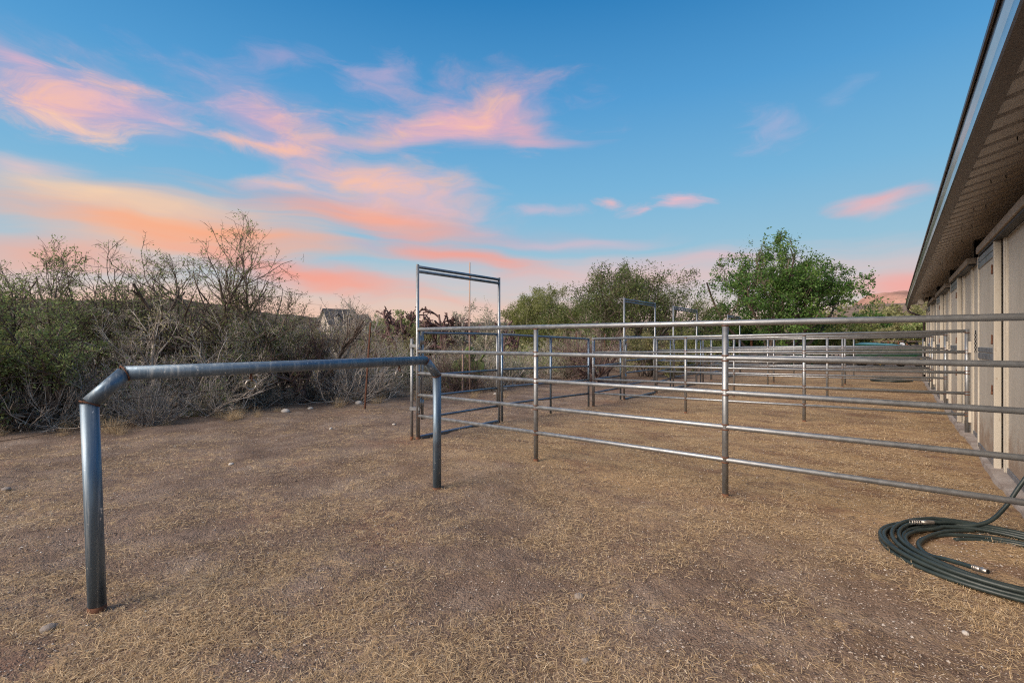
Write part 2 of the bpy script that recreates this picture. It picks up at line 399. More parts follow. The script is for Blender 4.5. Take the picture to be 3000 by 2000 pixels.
BRASS = mk('tarnished_steel_fitting', (0.30, 0.27, 0.24), (0.50, 0.46, 0.42), 30, 0.35, 0.85, 0.1)
STONE = mk('pale_stone', (0.36, 0.32, 0.28), (0.58, 0.54, 0.50), 14, 0.85, 0, 0.5)
STONEB = mk('grey_brown_stone', (0.17, 0.14, 0.125), (0.30, 0.26, 0.23), 14, 0.85, 0, 0.5)
POLE = mk('sun_bleached_pole', (0.30, 0.20, 0.16), (0.46, 0.33, 0.27), 12, 0.7, 0, 0.2, (1, 1, .1))
WIREM = mk('rusty_wire', (0.05, 0.035, 0.03), (0.10, 0.07, 0.055), 20, 0.7, 0.5, 0)
# plants (tint attribute: 0..1 per leaf / twig)
def leafmat(name, c0, c1, c2, trans=0.35, rough=0.55):
    m = Mat(name, rough, 0, 0.3); t = m.attr()
    c = m.ramp(t, [(0.0, c0), (0.5, c1), (1.0, c2)]); m.color(c)
    tr = m.n('ShaderNodeBsdfTranslucent'); m.l(c, tr.inputs[0])
    mx = m.n('ShaderNodeMixShader'); mx.inputs[0].default_value = trans
    m.l(m.b.outputs[0], mx.inputs[1]); m.l(tr.outputs[0], mx.inputs[2])
    m.l(mx.outputs[0], m.t.nodes['Material Output'].inputs[0]); return m.m
def barkmat(name, c0, c1, c2, rough=0.85):
    m = Mat(name, rough, 0, 0.2); t = m.attr()
    m.color(m.mix(m.ramp(t, [(0.0, c0), (0.5, c1), (1.0, c2)]), (0.03, 0.025, 0.02), m.math('MULTIPLY', m.mr(m.noise(30, 4, 0.6), 0.5, 0.8), 0.4))); return m.m
L_MESQ = leafmat('mesquite_leaf', (0.133, 0.171, 0.062), (0.237, 0.307, 0.106), (0.404, 0.412, 0.171))
L_MESQT = leafmat('mesquite_tree_leaf', (0.050, 0.075, 0.020), (0.106, 0.144, 0.044), (0.188, 0.206, 0.075))
L_BLUE = leafmat('grey_green_leaf', (0.154, 0.171, 0.122), (0.264, 0.276, 0.188), (0.395, 0.373, 0.264))
L_TREE = leafmat('broad_green_leaf', (0.035, 0.083, 0.019), (0.081, 0.169, 0.035), (0.169, 0.256, 0.056))
L_PALO = leafmat('palo_verde_leaf', (0.100, 0.125, 0.033), (0.184, 0.208, 0.059), (0.283, 0.283, 0.100))
L_OLIVE = leafmat('olive_brush_leaf', (0.110, 0.122, 0.044), (0.220, 0.220, 0.088), (0.373, 0.329, 0.163))
B_DARK = barkmat('dark_bark', (0.068, 0.054, 0.044), (0.138, 0.102, 0.083), (0.275, 0.216, 0.177))
B_GREY = barkmat('grey_twig', (0.216, 0.178, 0.157), (0.432, 0.368, 0.317), (0.761, 0.672, 0.583))
B_PALE = barkmat('pale_dead_twig', (0.163, 0.138, 0.125), (0.312, 0.275, 0.250), (0.500, 0.463, 0.425))
B_PALO = barkmat('green_bark', (0.090, 0.098, 0.045), (0.165, 0.165, 0.075), (0.240, 0.225, 0.120))
B_BROWN = barkmat('purple_brown_dead_twig', (0.090, 0.058, 0.058), (0.172, 0.119, 0.108), (0.288, 0.208, 0.180))
CHOL = barkmat('cholla_joint', (0.075, 0.042, 0.045), (0.150, 0.090, 0.087), (0.255, 0.180, 0.150))
PEAR = mk('prickly_pear_pad', (0.075, 0.11, 0.03), (0.15, 0.19, 0.06), 9, 0.6, 0, 0.3)
STRAW = leafmat('dry_straw', (0.29, 0.19, 0.10), (0.56, 0.405, 0.235), (0.78, 0.64, 0.44), 0.2, 0.6)
PEB = Mat('gravel_stone', 0.8, 0, 0.3)
PEB.color(PEB.ramp(PEB.attr(), [(0.0, (0.085, 0.062, 0.052)), (0.35, (0.19, 0.125, 0.09)), (0.6, (0.30, 0.235, 0.19)), (0.85, (0.42, 0.37, 0.33)), (1.0, (0.60, 0.57, 0.54))])); PEB = PEB.m

# ------------------------------------------------------------------ ground
m = Mat('desert_soil', 0.9, 0, 0.25)
big = m.noise(0.35, 5, 0.6); mid = m.noise(1.6, 6, 0.65); fine = m.noise(18, 6, 0.7); vf = m.noise(90, 4, 0.7)
c = m.ramp(mid, [(0.30, (0.105, 0.066, 0.047)), (0.5, (0.185, 0.127, 0.095)), (0.72, (0.30, 0.235, 0.19))])
c = m.mix(c, (0.15, 0.062, 0.036), m.math('MULTIPLY', m.mr(m.noise(0.8, 5, 0.65), 0.52, 0.72), 0.75))      # redder patches of dirt
patch = m.mr(m.noise(0.75, 6, 0.7, (1, 1, 1), .5), 0.42, 0.60)
c = m.mix(c, (0.46, 0.32, 0.175), m.math('MULTIPLY', m.math('MULTIPLY', m.mr(m.noise(9, 7, 0.8, (1, 1, 1), .8), 0.46, 0.66), patch), 0.8))   # trodden straw
sp = m.n('ShaderNodeSeparateXYZ'); m.l(m.tc.outputs['Object'], sp.inputs[0])
pen = m.math('MULTIPLY', m.mr(m.math('ADD', sp.outputs[0], m.math('MULTIPLY', mid, 1.6)), -5.4, -2.6), m.mr(m.math('ADD', sp.outputs[1], m.math('MULTIPLY', big, 2.0)), 3.4, 6.4))
pen = m.math('MULTIPLY', pen, m.mr(sp.outputs[1], 30, 20))
c = m.mix(c, m.mix((0.44, 0.29, 0.14), (0.23, 0.125, 0.065), m.mr(m.noise(1.3, 6, 0.7, (1, 2.2, 1), .4), 0.42, 0.66)), m.math('MULTIPLY', pen, 0.72))         # straw-strewn pen floor
c = m.mix(c, (0.085, 0.06, 0.048), m.math('MULTIPLY', m.mr(fine, 0.50, 0.30), 0.75))
c = m.mix(c, (0.50, 0.42, 0.34), m.math('MULTIPLY', m.mr(vf, 0.60, 0.72), 0.55))
c = m.mix(c, (0.07, 0.05, 0.04), m.math('MULTIPLY', m.mr(vf, 0.40, 0.30), 0.5))
far = m.mr(m.math('MULTIPLY', sp.outputs[0], -1.0), 9, 16)
c = m.mix(c, m.ramp(m.noise(2.0, 5), [(0.3, (0.15, 0.125, 0.085)), (0.7, (0.25, 0.215, 0.16))]), m.math('MULTIPLY', far, 0.7))
m.color(c)
vo = m.voro(38, 'F1', 'Distance'); vo2 = m.voro(95, 'F1', 'Distance')
h = m.math('ADD', m.math('MULTIPLY', fine, 0.6), m.math('ADD', m.math('MULTIPLY', vf, 0.35), m.math('MULTIPLY', m.math('ADD', vo, vo2), -0.35)))
m.bump(h, 0.9, 0.02)
SOIL = m.m
rr = np.concatenate([np.linspace(0.0, 1.2, 6)[:-1], np.geomspace(1.2, 40, 260), np.geomspace(42, 3500, 50)])
nth = 520
th = np.linspace(0, 2*np.pi, nth, endpoint=False)
RR, TH = np.meshgrid(rr, th, indexing='ij')
GX = RR*np.sin(TH); GY = RR*np.cos(TH)
grng = np.random.default_rng(3)
GZ = gz(GX, GY)+grng.normal(0, 0.004, GX.shape)*(RR < 12)
gv = np.stack([GX, GY, GZ], -1).reshape(-1, 3)
i, j = np.meshgrid(np.arange(len(rr)-1), np.arange(nth), indexing='ij')
gf = np.stack([i*nth+j, (i+1)*nth+j, (i+1)*nth+(j+1) % nth, i*nth+(j+1) % nth], -1).reshape(-1, 4)[:, ::-1]
o = np_mesh('ground', gv, [gf], SOIL, smooth=True); tag(o, kind='structure')

# straw litter and stubble: stuff
def straws(n, seed, zr, xr, lr, wr, up, clump, name, filt=None):
    r = np.random.default_rng(seed)
    Z = np.exp(r.uniform(math.log(zr[0]), math.log(zr[1]), n)); X = r.uniform(xr[0], xr[1], n)*Z
    x = X*CA-Z*SA; y = X*SA+Z*CA
    if clump:                               # gather into tufts
        k = int(n*clump[0]); ci = r.integers(0, max(1, n//clump[1]), k)
        x[:k] = x[ci]+r.normal(0, clump[2], k)*(0.5+0.12*Z[ci]); y[:k] = y[ci]+r.normal(0, clump[2], k)*(0.5+0.12*Z[ci])
    keep = np.sin(x*2.1+1.3*np.sin(y*1.7))*np.sin(y*2.4+0.9*np.sin(x*1.1+2))+0.5*np.sin(x*5.2+y*3.7)+0.6*np.sin(x*9.1-y*6.3+2*np.sin(y*4))+r.normal(0, 0.55, n) > 0.05
    keep &= r.random(n) > np.exp(-((x+0.3)**2+(y-2.2)**2)/0.9)*.85          # bare gravel round the hose
    if filt is not None: keep &= filt(x, y)
    x, y = x[keep], y[keep]; n = len(x)
    L = r.uniform(*lr, n); W = r.uniform(*wr, n)*(0.7+0.10*np.hypot(x, y)); A = r.uniform(0, 2*np.pi, n)
    el_ = np.abs(r.normal(0, up, n)); bend = r.normal(0, 0.35, n)
    d = np.stack([np.cos(A)*np.cos(el_), np.sin(A)*np.cos(el_), np.sin(el_)], -1)
    sd = np.stack([-np.sin(A), np.cos(A), np.zeros(n)], -1); sd = sd*np.cos(bend)[:, None]+V(0, 0, 1)*np.sin(bend)[:, None]
    p0 = np.stack([x, y, gz(x, y)+r.uniform(0.003, 0.012, n)], -1)
    cv = r.normal(0, 0.09, (n, 1))*np.cross(d, V(0, 0, 1.0))
    p1 = p0+d*L[:, None]*.5; p2 = p1+(d+cv)*L[:, None]*.5
    p2[:, 2] = np.maximum(p2[:, 2]-0.1*L, p0[:, 2]-0.002)
    vs = np.stack([p0-sd*W[:, None], p0+sd*W[:, None], p1-sd*W[:, None], p1+sd*W[:, None], p2-sd*W[:, None]*.5, p2+sd*W[:, None]*.5], 1)
    b = np.arange(n)[:, None]*6
    f = np.concatenate([b+[0, 1, 3, 2], b+[2, 3, 5, 4]])
    t = np.repeat(np.clip(r.beta(2, 2.2, n), 0, 1), 6)
    o = np_mesh(name, vs.reshape(-1, 3), [f], STRAW, tint=t)
    return tag(o, 'dry straw and cut grass stubble strewn over the dirt yard', 'straw', kind='stuff')
inyard = lambda x, y: (x < 0.72) & (x > -8.5)
straws(420000, 11, (1.0, 15), (-1.3, 1.25), (0.012, 0.055), (0.0005, 0.0011), 0.22, (0.85, 34, 0.085), 'straw', inyard)
straws(170000, 12, (1.0, 11), (-1.3, 1.25), (0.012, 0.036), (0.0005, 0.0011), 0.75, (0.94, 20, 0.032), 'stubble', inyard)
straws(70000, 13, (4.5, 26), (-0.5, 1.1), (0.015, 0.06), (0.0008, 0.0016), 0.15, None, 'straw', lambda x, y: (x < 0.75) & (x > -5.2) & (y > 4.4))
# gravel
r = np.random.default_rng(21); n = 160000
Z = np.exp(r.uniform(math.log(1.0), math.log(13), n)); X = r.uniform(-1.3, 1.25, n)*Z
x = X*CA-Z*SA; y = X*SA+Z*CA; k = (x < 0.72); x, y = x[k], y[k]; n = len(x)
s_ = r.lognormal(-5.75, 0.42, n)*(0.8+0.06*np.hypot(x, y)); s_ = np.clip(s_, 0.0016, 0.009)
oc = np.array([[1, 0, 0], [-1, 0, 0], [0, 1, 0], [0, -1, 0], [0, 0, 1], [0, 0, -1]], float)
an = r.uniform(0, 6.28, n); cs, sn = np.cos(an), np.sin(an)
P = oc[None]*(s_[:, None, None]*r.uniform(0.6, 1.3, (n, 6, 1))*np.stack([r.uniform(.8, 1.3, n), r.uniform(.6, 1, n), r.uniform(.45, .8, n)], -1)[:, None])
Px = P[..., 0]*cs[:, None]-P[..., 1]*sn[:, None]; Py = P[..., 0]*sn[:, None]+P[..., 1]*cs[:, None]
vs = np.stack([Px+x[:, None], Py+y[:, None], P[..., 2]+(gz(x, y)+s_*0.25)[:, None]], -1).reshape(-1, 3)
of = np.array([[0, 2, 4], [2, 1, 4], [1, 3, 4], [3, 0, 4], [2, 0, 5], [1, 2, 5], [3, 1, 5], [0, 3, 5]])
f = (np.arange(n)[:, None, None]*6+of[None]).reshape(-1, 3)
o = np_mesh('gravel', vs, [f], PEB, tint=np.repeat(r.beta(2.2, 1.9, n), 6)); tag(o, 'fine gravel and grit scattered over the dirt yard', 'gravel', kind='stuff')

# ------------------------------------------------------------------ hills
def ridge(name, bear, dist, depth, prof, mat, seed, rough=0.1):
    r = np.random.default_rng(seed)
    nb, nd = 220, 26
    b = np.linspace(bear[0], bear[1], nb); t = np.linspace(0, 1, nd)
    us = np.array([p[0] for p in prof]); vs_ = np.array([p[1] for p in prof])
    ub = 1176+1117.2*np.tan(b)
    top = np.interp(ub, us, vs_)
    top = CAMH+(784-top)/1117.2*dist*np.cos(b)
    nz = np.zeros((nb, nd))
    for o_ in range(6):
        fr = 2.0**o_; ph = r.uniform(0, 6.28, 4)
        nz += (np.sin(b[:, None]*40*fr+ph[0]+2*np.sin(t[None]*5*fr+ph[1]))*np.sin(t[None]*7*fr+b[:, None]*15*fr+ph[2]))/fr**0.9
    shape = np.sin(np.clip(t, 0, 1)*np.pi)**0.8
    Zh = top[:, None]*(shape[None]*(1+rough*nz*0.35))-8*(1-shape[None])
    D = dist+(t-0.5)*depth
    X = D[None]*np.sin(b)[:, None]; Y = D[None]*np.cos(b)[:, None]
    wx = X*CA-Y*SA; wy = X*SA+Y*CA
    i, j = np.meshgrid(np.arange(nb-1), np.arange(nd-1), indexing='ij')
    f = np.stack([i*nd+j, (i+1)*nd+j, (i+1)*nd+j+1, i*nd+j+1], -1).reshape(-1, 4)
    o = np_mesh(name, np.stack([wx, wy, Zh], -1).reshape(-1, 3), [f], mat, smooth=True)
    return tag(o, kind='structure')
m = Mat('far_hill_sunset_pink', 0.95, 0, 0.1)  # pink sunset light on the hill put into its colour
c = m.ramp(m.noise(0.02, 8, 0.7), [(0.3, (0.20, 0.11, 0.09)), (0.55, (0.42, 0.23, 0.18)), (0.8, (0.55, 0.33, 0.26))])
c = m.mix(c, (0.10, 0.09, 0.05), m.math('MULTIPLY', m.mr(m.noise(0.16, 5, 0.8), 0.5, 0.62), 0.6)); m.color(c)
m = m.m
ridge('hills', (R(22), R(60)), 1500, 700, [(1500, 775), (1850, 724), (1950, 708), (1990, 682), (2050, 669), (2120, 668), (2200, 680), (2400, 700), (3200, 730)], m, 5, 0.16)
m2 = Mat('low_scrub_ridge', 0.95, 0, 0.1)
m2.color(m2.ramp(m2.noise(0.12, 7, 0.8), [(0.35, (0.05, 0.042, 0.03)), (0.6, (0.11, 0.088, 0.065)), (0.75, (0.19, 0.14, 0.105))]))
ridge('hills', (R(-60), R(46)), 420, 260, [(-1200, 700), (0, 690), (200, 690), (420, 690), (520, 706), (700, 728), (900, 742), (1200, 743), (1500, 742), (1700, 745), (1900, 748), (2400, 752)], m2.m, 6, 0.12)

# ------------------------------------------------------------------ plants
def grow(r, P, D, L, Rd, levels):
    out = []; tips = []
    for li, lv in enumerate(levels):
        n = len(P); k = lv['seg']; cur = P.copy(); d = D.copy(); pts = [cur]; ds = [d]
        st = (L/k)[:, None]
        for j in range(k):
            d = d+r.normal(0, lv['wander'], (n, 3)); d[:, 2] += lv.get('up', 0)
            d /= np.linalg.norm(d, axis=1, keepdims=True)+1e-9
            cur = cur+d*st
            cur[:, 2] = np.maximum(cur[:, 2], P[:, 2]*0+0.02+lv.get('zmin', 0))
            pts.append(cur); ds.append(d)
        pts = np.stack(pts, 1); ds = np.stack(ds, 1)
        t = np.linspace(0, 1, k+1); rad = Rd[:, None]*(1-(1-lv.get('tip', .35))*t[None])
        out.append((pts[:, :-1].reshape(-1, 3), pts[:, 1:].reshape(-1, 3), rad[:, :-1].ravel(), rad[:, 1:].ravel()))
        tips.append((pts, ds, L))
        if li < len(levels)-1:
            cnt = np.maximum(0, r.poisson(lv['n'], n)) if lv.get('rand', True) else np.full(n, int(lv['n']))
            idx = np.repeat(np.arange(n), cnt); mm = len(idx)
            tt = r.uniform(lv.get('t0', .25), 1.0, mm); s = tt*k; i0 = np.minimum(s.astype(int), k-1); fr = (s-i0)[:, None]
            P = pts[idx, i0]*(1-fr)+pts[idx, i0+1]*fr; dd = ds[idx, i0+1]
            ax = r.normal(0, 1, (mm, 3)); ax -= dd*(ax*dd).sum(1, keepdims=True); ax /= np.linalg.norm(ax, axis=1, keepdims=True)+1e-9
            an = np.radians(r.uniform(*lv['ang'], mm))[:, None]
            D = dd*np.cos(an)+ax*np.sin(an)
            L = L[idx]*lv['len']*(1-0.35*tt)*r.uniform(0.65, 1.3, mm)
            Rd = np.maximum(rad[idx, i0]*lv.get('crad', .55), lv.get('rmin', .0015))
    return out, tips
def within(p, L0, h, cut):
    zz = (p[:, 2]-L0[2])/h; rho = np.linalg.norm((p-L0)[:, :2], axis=1)
    return (zz < 1.06) & (rho < cut*h*np.where(zz > .55, 1.0-1.1*(zz-.55), 1.0)*(1+.12*np.sin(9*p[:, 2]+7*p[:, 0])))
def fit(out, tips, loc, h, cut=0):
    """scale a grown plant about its foot so that its top stands at height h"""
    zt = np.concatenate([o_[1][:, 2] for o_ in out]); f = h/max(.05, np.percentile(zt, 99.0)-loc[2]); L0 = np.array(loc)
    out = [((a-L0)*f+L0, (b-L0)*f+L0, c_, d_) for a, b, c_, d_ in out]
    if cut:
        out = [tuple(q_[within(b, L0, h, cut)] for q_ in (a, b, c_, d_)) for a, b, c_, d_ in out]
    return out, [((p-L0)*f+L0, d_, l_*f) for p, d_, l_ in tips]
def seg_mesh(name, out, mat, parent, r, thin=0.012):
    vs = []; fs = []; ts = []; base = 0; fl = []
    for (p0, p1, r0, r1) in out:
        for (mask, k) in ((r0 >= thin, 7), (r0 < thin, 3)):
            if not mask.any(): continue
            a, b, ra, rb = p0[mask], p1[mask], r0[mask], r1[mask]; n = len(a)
            t = b-a; ln = np.linalg.norm(t, axis=1, keepdims=True)+1e-9; t = t/ln
            b = b+t*rb[:, None]*0.5
            ref = np.where(np.abs(t[:, 2:3]) < .9, V(0, 0, 1)[None], V(1, 0, 0)[None])
            e1 = np.cross(t, ref); e1 /= np.linalg.norm(e1, axis=1, keepdims=True); e2 = np.cross(t, e1)
            an = np.arange(k)*2*np.pi/k
            off = e1[:, None]*np.cos(an)[None, :, None]+e2[:, None]*np.sin(an)[None, :, None]
            A = a[:, None]+off*ra[:, None, None]; B = b[:, None]+off*rb[:, None, None]
            vs.append(np.concatenate([A, B], 1).reshape(-1, 3))
            bb = base+np.arange(n)[:, None]*2*k; jj = np.arange(k)
            q_ = np.stack([bb+jj, bb+(jj+1) % k, bb+k+(jj+1) % k, bb+k+jj], -1).reshape(-1, 4)
            fl.append(q_); base += n*2*k
            ts.append(np.repeat(np.clip(r.normal(.45, .25, n)+0.12*(k == 3), 0, 1), 2*k))
    return np_mesh(name, np.concatenate(vs), [np.concatenate(fl)], mat, parent, smooth=True, tint=np.concatenate(ts))
def leaf_pts(r, tip, per, t0=0.2, spread=0.03):
    pts, ds, L = tip; n, k1 = pts.shape[:2]; k = k1-1
    cnt = r.poisson(per*np.clip(L/np.mean(L), .3, 2)); idx = np.repeat(np.arange(n), cnt); m_ = len(idx)
    s = r.uniform(t0, 1, m_)*k; i0 = np.minimum(s.astype(int), k-1); fr = (s-i0)[:, None]
    return pts[idx, i0]*(1-fr)+pts[idx, i0+1]*fr+r.normal(0, spread, (m_, 3)), ds[idx, i0+1]
def leaf_mesh(name, P, D, size, asp, mat, parent, r, align=0.5, droop=0.0):
    n = len(P); d = D*align+r.normal(0, 1, (n, 3))*(1-align); d[:, 2] -= droop; d /= np.linalg.norm(d, axis=1, keepdims=True)+1e-9
    sd = np.cross(d, r.normal(0, 1, (n, 3))); sd /= np.linalg.norm(sd, axis=1, keepdims=True)+1e-9
    L = (size*r.uniform(.6, 1.4, n))[:, None]; W = L*asp
    vs = np.stack([P, P+d*L*.5+sd*W*.5, P+d*L, P+d*L*.5-sd*W*.5], 1).reshape(-1, 3)
    f = np.arange(n)[:, None]*4+np.arange(4)
    cl = 0.5+0.28*np.sin(P[:, 0]*2.3+P[:, 2]*1.7)*np.sin(P[:, 1]*2.1+1.0+P[:, 2]*2.6)      # sprays of younger and older leaves
    return np_mesh(name, vs, [f], mat, parent, tint=np.repeat(np.clip(cl+r.normal(0, .22, n), 0, 1), 4))
def upcone(r, n, lo, hi):
    """n directions at lo..hi degrees from the zenith"""
    a = r.uniform(0, 2*np.pi, n); t = np.radians(r.uniform(lo, hi, n))
    return np.stack([np.sin(t)*np.cos(a), np.sin(t)*np.sin(a), np.cos(t)], -1)
def base_at(x, y): return (float(x), float(y), float(gz(x, y))-0.02)

def vase_shrub(name, x, y, h, spread, label, cat, seed, leaf=L_MESQ, bark=B_DARK, nst=6, per=5, lsize=.045, asp=.45, rad=.05, lo=8, hi=42, fol='foliage', dens=1.0, wander=.16, group=None):
    """tall desert shrub: several crooked stems rising out of the ground into a twiggy vase"""
    r = np.random.default_rng(seed); loc = base_at(x, y)
    e = empty(name, loc, label, cat, group)
    P = np.array([loc])+np.concatenate([r.normal(0, .10*spread, (nst, 2)), np.zeros((nst, 1))], 1)
    D = upcone(r, nst, lo, hi); L = h*r.uniform(.62, .85, nst); Rd = rad*r.uniform(.6, 1.1, nst)
    lv = [dict(seg=8, wander=wander, up=.06, n=6*dens, t0=.25, ang=(20, 55), len=.62, crad=.6, tip=.35),
          dict(seg=6, wander=.2, up=.10, n=6*dens, t0=.15, ang=(20, 60), len=.55, crad=.55, rmin=.005, tip=.4),
          dict(seg=4, wander=.22, up=.10, n=5*dens, t0=.1, ang=(25, 70), len=.55, crad=.5, rmin=.0035, tip=.6),
          dict(seg=3, wander=.25, up=.02, n=0, tip=.5, ang=(0, 1), len=.5)]
    out, tips = fit(*grow(r, P, D, L, Rd, lv), loc, h, .50 if hi < 50 else 1.1)
    seg_mesh('branches', out, bark, e, r)
    if per:
        p1, d1 = leaf_pts(r, tips[3], per*.42); p2, d2 = leaf_pts(r, tips[2], per*.5)
        p3, d3 = leaf_pts(r, tips[1], per*1.2, .45)
        pp_, dd_ = np.concatenate([p1, p2, p3]), np.concatenate([d1, d2, d3]); kk = within(pp_, np.array(loc), h*.99, .485 if hi < 50 else 1.08)
        leaf_mesh(fol, pp_[kk], dd_[kk], lsize, asp, leaf, e, r)
    return e
def brush(name, x, y, h, label, cat, seed, bark=B_GREY, leaf=None, nst=60, per=2, lsize=.03, lo=5, hi=75, rad=.006, group=None, fans=3.0, wid=.12, asp=.3):
    """low fountain of thin stems from one crown"""
    r = np.random.default_rng(seed); loc = base_at(x, y)
    e = empty(name, loc, label, cat, group)
    P = np.array([loc])+np.concatenate([r.normal(0, wid*h, (nst, 2)), np.zeros((nst, 1))], 1)
    D = upcone(r, nst, lo, hi); L = h*r.uniform(.55, 1.1, nst); Rd = rad*r.uniform(.6, 1.2, nst)
    lv = [dict(seg=5, wander=.13, up=.05, n=fans, t0=.2, ang=(12, 40), len=.6, crad=.7, rmin=.0025, tip=.5),
          dict(seg=3, wander=.15, up=.06, n=fans, t0=.1, ang=(15, 50), len=.55, crad=.7, rmin=.002, tip=.5),
          dict(seg=2, wander=.15, up=.05, n=0, tip=.6, ang=(0, 1), len=.5)]
    out, tips = fit(*grow(r, P, D, L, Rd, lv), loc, h)
    seg_mesh('stems', out, bark, e, r)
    if leaf is not None:
        p1, d1 = leaf_pts(r, tips[2], per, .1, .015)
        leaf_mesh('foliage', p1, d1, lsize, asp, leaf, e, r)
    return e
def copy_thing(root, loc, rz, s=1.0, label=None, group=None):
    c_ = root.copy(); sc.collection.objects.link(c_); c_.location = loc; c_.rotation_euler = (0, 0, rz); c_.scale = (s, s, s)
    if label: c_['label'] = label
    if group: c_['group'] = group
    for ch in root.children:
        d_ = ch.copy(); sc.collection.objects.link(d_); d_.parent = c_
    return c_
def tree(name, x, y, h, label, seed, leaf, bark, rx, zc, nst, per, lsize, asp, lo, hi, rad, nn=(6, 6, 6), spreadl=.08, align=.3, droop=.1, wander=.14, over=1.25, lens=(.55, .55, .5), lumps=.22, t0=.25):
    """several stems branching to a crown; growth stops at an uneven rounded outline rx wide and h tall whose middle is at zc"""
    r = np.random.default_rng(seed); loc = base_at(x, y); e = empty(name, loc, label, 'tree'); L0 = np.array(loc)
    P0 = np.array([loc])+np.concatenate([r.normal(0, .12, (nst, 2)), np.zeros((nst, 1))], 1)
    a = (np.arange(nst)+r.uniform(-.3, .3, nst))*2*np.pi/nst*1.618; t = np.radians(np.linspace(lo, hi, nst))
    D0 = np.stack([np.sin(t)*np.cos(a), np.sin(t)*np.sin(a), np.cos(t)], -1)
    lv = [dict(seg=9, wander=wander, up=.04, n=nn[0], t0=t0, ang=(25, 70), len=lens[0], crad=.55, tip=.25),
          dict(seg=6, wander=.18, up=.05, n=nn[1], t0=.2, ang=(25, 65), len=lens[1], crad=.5, rmin=.008, tip=.35),
          dict(seg=4, wander=.2, up=.03, n=nn[2], t0=.15, ang=(25, 70), len=lens[2], crad=.5, rmin=.006, tip=.5),
          dict(seg=3, wander=.22, up=-.02, n=0, ang=(0, 1), len=.5, tip=.5)]
    out, tips = fit(*grow(r, P0, D0, h*r.uniform(.7, .9, nst), rad*r.uniform(.7, 1.1, nst), lv), loc, h*over)
    ph = r.uniform(0, 6.28, 6)
    def inside(p, jit=.045):
        q_ = (p-L0-V(0, 0, zc))/V(rx, rx, h-zc); lowz = q_[:, 2] < 0; q_[lowz, 2] *= (h-zc)/(zc*.95)
        rr_ = np.linalg.norm(q_, axis=1); u_ = np.arctan2(q_[:, 1], q_[:, 0]); v_ = q_[:, 2]/(rr_+1e-6)
        lim = 1-lumps*.5+lumps*.5*(np.sin(3*u_+ph[0]+2*v_)*np.sin(4*v_+ph[1])+.7*np.sin(7*u_+ph[2]-5*v_)*np.sin(8*v_+ph[3])+.5*np.sin(13*u_+9*v_+ph[4]))
        return rr_ < lim+jit*r.normal(0, 1, len(p))
    o2 = []
    for (a_, b_, c_, d_) in out:
        m_ = (inside(b_, 0) & inside(a_, 0)) | (c_ > .03)*(np.linalg.norm((b_-L0)[:, :2], axis=1) < rx*.6)*(b_[:, 2]-L0[2] < h*.7); o2.append((a_[m_], b_[m_], c_[m_], d_[m_]))
    seg_mesh('trunk', o2, bark, e, r, .02)
    p1, d1 = leaf_pts(r, tips[3], per, .05, spreadl); p2, d2 = leaf_pts(r, tips[2], per*.5, .3, spreadl)
    P_, D_ = np.concatenate([p1, p2]), np.concatenate([d1, d2]); m_ = inside(P_, .02); P_, D_ = P_[m_], D_[m_]
    leaf_mesh('crown', P_, D_, lsize, asp, leaf, e, r, align, droop); print('LEAVES', name, len(P_))
    return e

# the thicket on the left
def thicket(u, Z, vtop, spread, label, seed, **k):
    x, y = at(u, Z); return vase_shrub(k.pop('name', 'desert_shrub'), x, y, hgt(vtop, Z)-float(gz(x, y)), spread, label, k.pop('cat', 'shrub'), seed, **k)
thicket(40, 8.2, 545, 1.2, 'tall leafy green shrub with dark crooked stems, farthest left against the sky', 101, nst=8, per=10, dens=1.05)
thicket(-190, 7.6, 560, 1.2, 'leafy shrub cut by the left edge of the photo', 102, nst=7, per=6)
thicket(190, 9.6, 575, 1.0, 'upright thin shrub between the farthest left shrub and the broad twiggy one', 103, nst=5, per=4, hi=30)
thicket(290, 9.8, 548, 1.3, 'broad twiggy shrub with scattered small leaves above the left end of the hitching rail', 104, nst=7, per=5, dens=1.05)
thicket(400, 10.4, 570, 1.1, 'rounded twiggy shrub just left of the tallest shrub', 105, nst=6, per=5)
thicket(540, 10.6, 500, 1.2, 'tallest shrub of the thicket, open vase of dark branches against the orange sky', 106, nst=6, per=4.5, hi=38, rad=.06, wander=.13)
thicket(690, 10.8, 608, 1.0, 'bare leafless small tree with curling twigs right of the tallest shrub', 107, nst=2, per=0, bark=B_DARK, hi=20, rad=.06, name='bare_tree', cat='tree', dens=1.15)
thicket(770, 12.5, 690, 1.0, 'low bare shrub of grey twigs in front of the distant house', 108, nst=8, per=1.2, bark=B_GREY, hi=55, leaf=L_OLIVE)
thicket(620, 11.5, 660, 1.0, 'leafy olive shrub behind the stems of the tallest shrub', 109, nst=8, per=6, hi=60, leaf=L_OLIVE)
thicket(130, 7.9, 700, 1.5, 'wide low green shrub with spreading grey branches at the left, under the tall ones', 110, nst=10, per=12, hi=75, leaf=L_MESQ)
thicket(-60, 7.2, 690, 1.5, 'green feathery shrub low at the left edge', 111, nst=9, per=13, hi=70, leaf=L_MESQ)
thicket(300, 8.9, 715, 1.4, 'tangled shrub of pale dead branches behind the left post of the hitching rail', 112, nst=10, per=1.5, hi=78, bark=B_GREY, leaf=L_MESQ, rad=.03)
thicket(430, 9.6, 700, 1.4, 'tangle of bare grey branches under the rounded twiggy shrub', 113, nst=9, per=3, hi=75, bark=B_GREY, leaf=L_OLIVE)
thicket(560, 10.2, 715, 1.3, 'green and grey tangled shrub at the foot of the tallest shrub', 114, nst=9, per=4, hi=72, bark=B_GREY, leaf=L_MESQ)
thicket(700, 11.0, 735, 1.3, 'dark tangled shrub at the foot of the bare tree', 115, nst=10, per=2.2, hi=76, bark=B_BROWN, leaf=L_OLIVE)
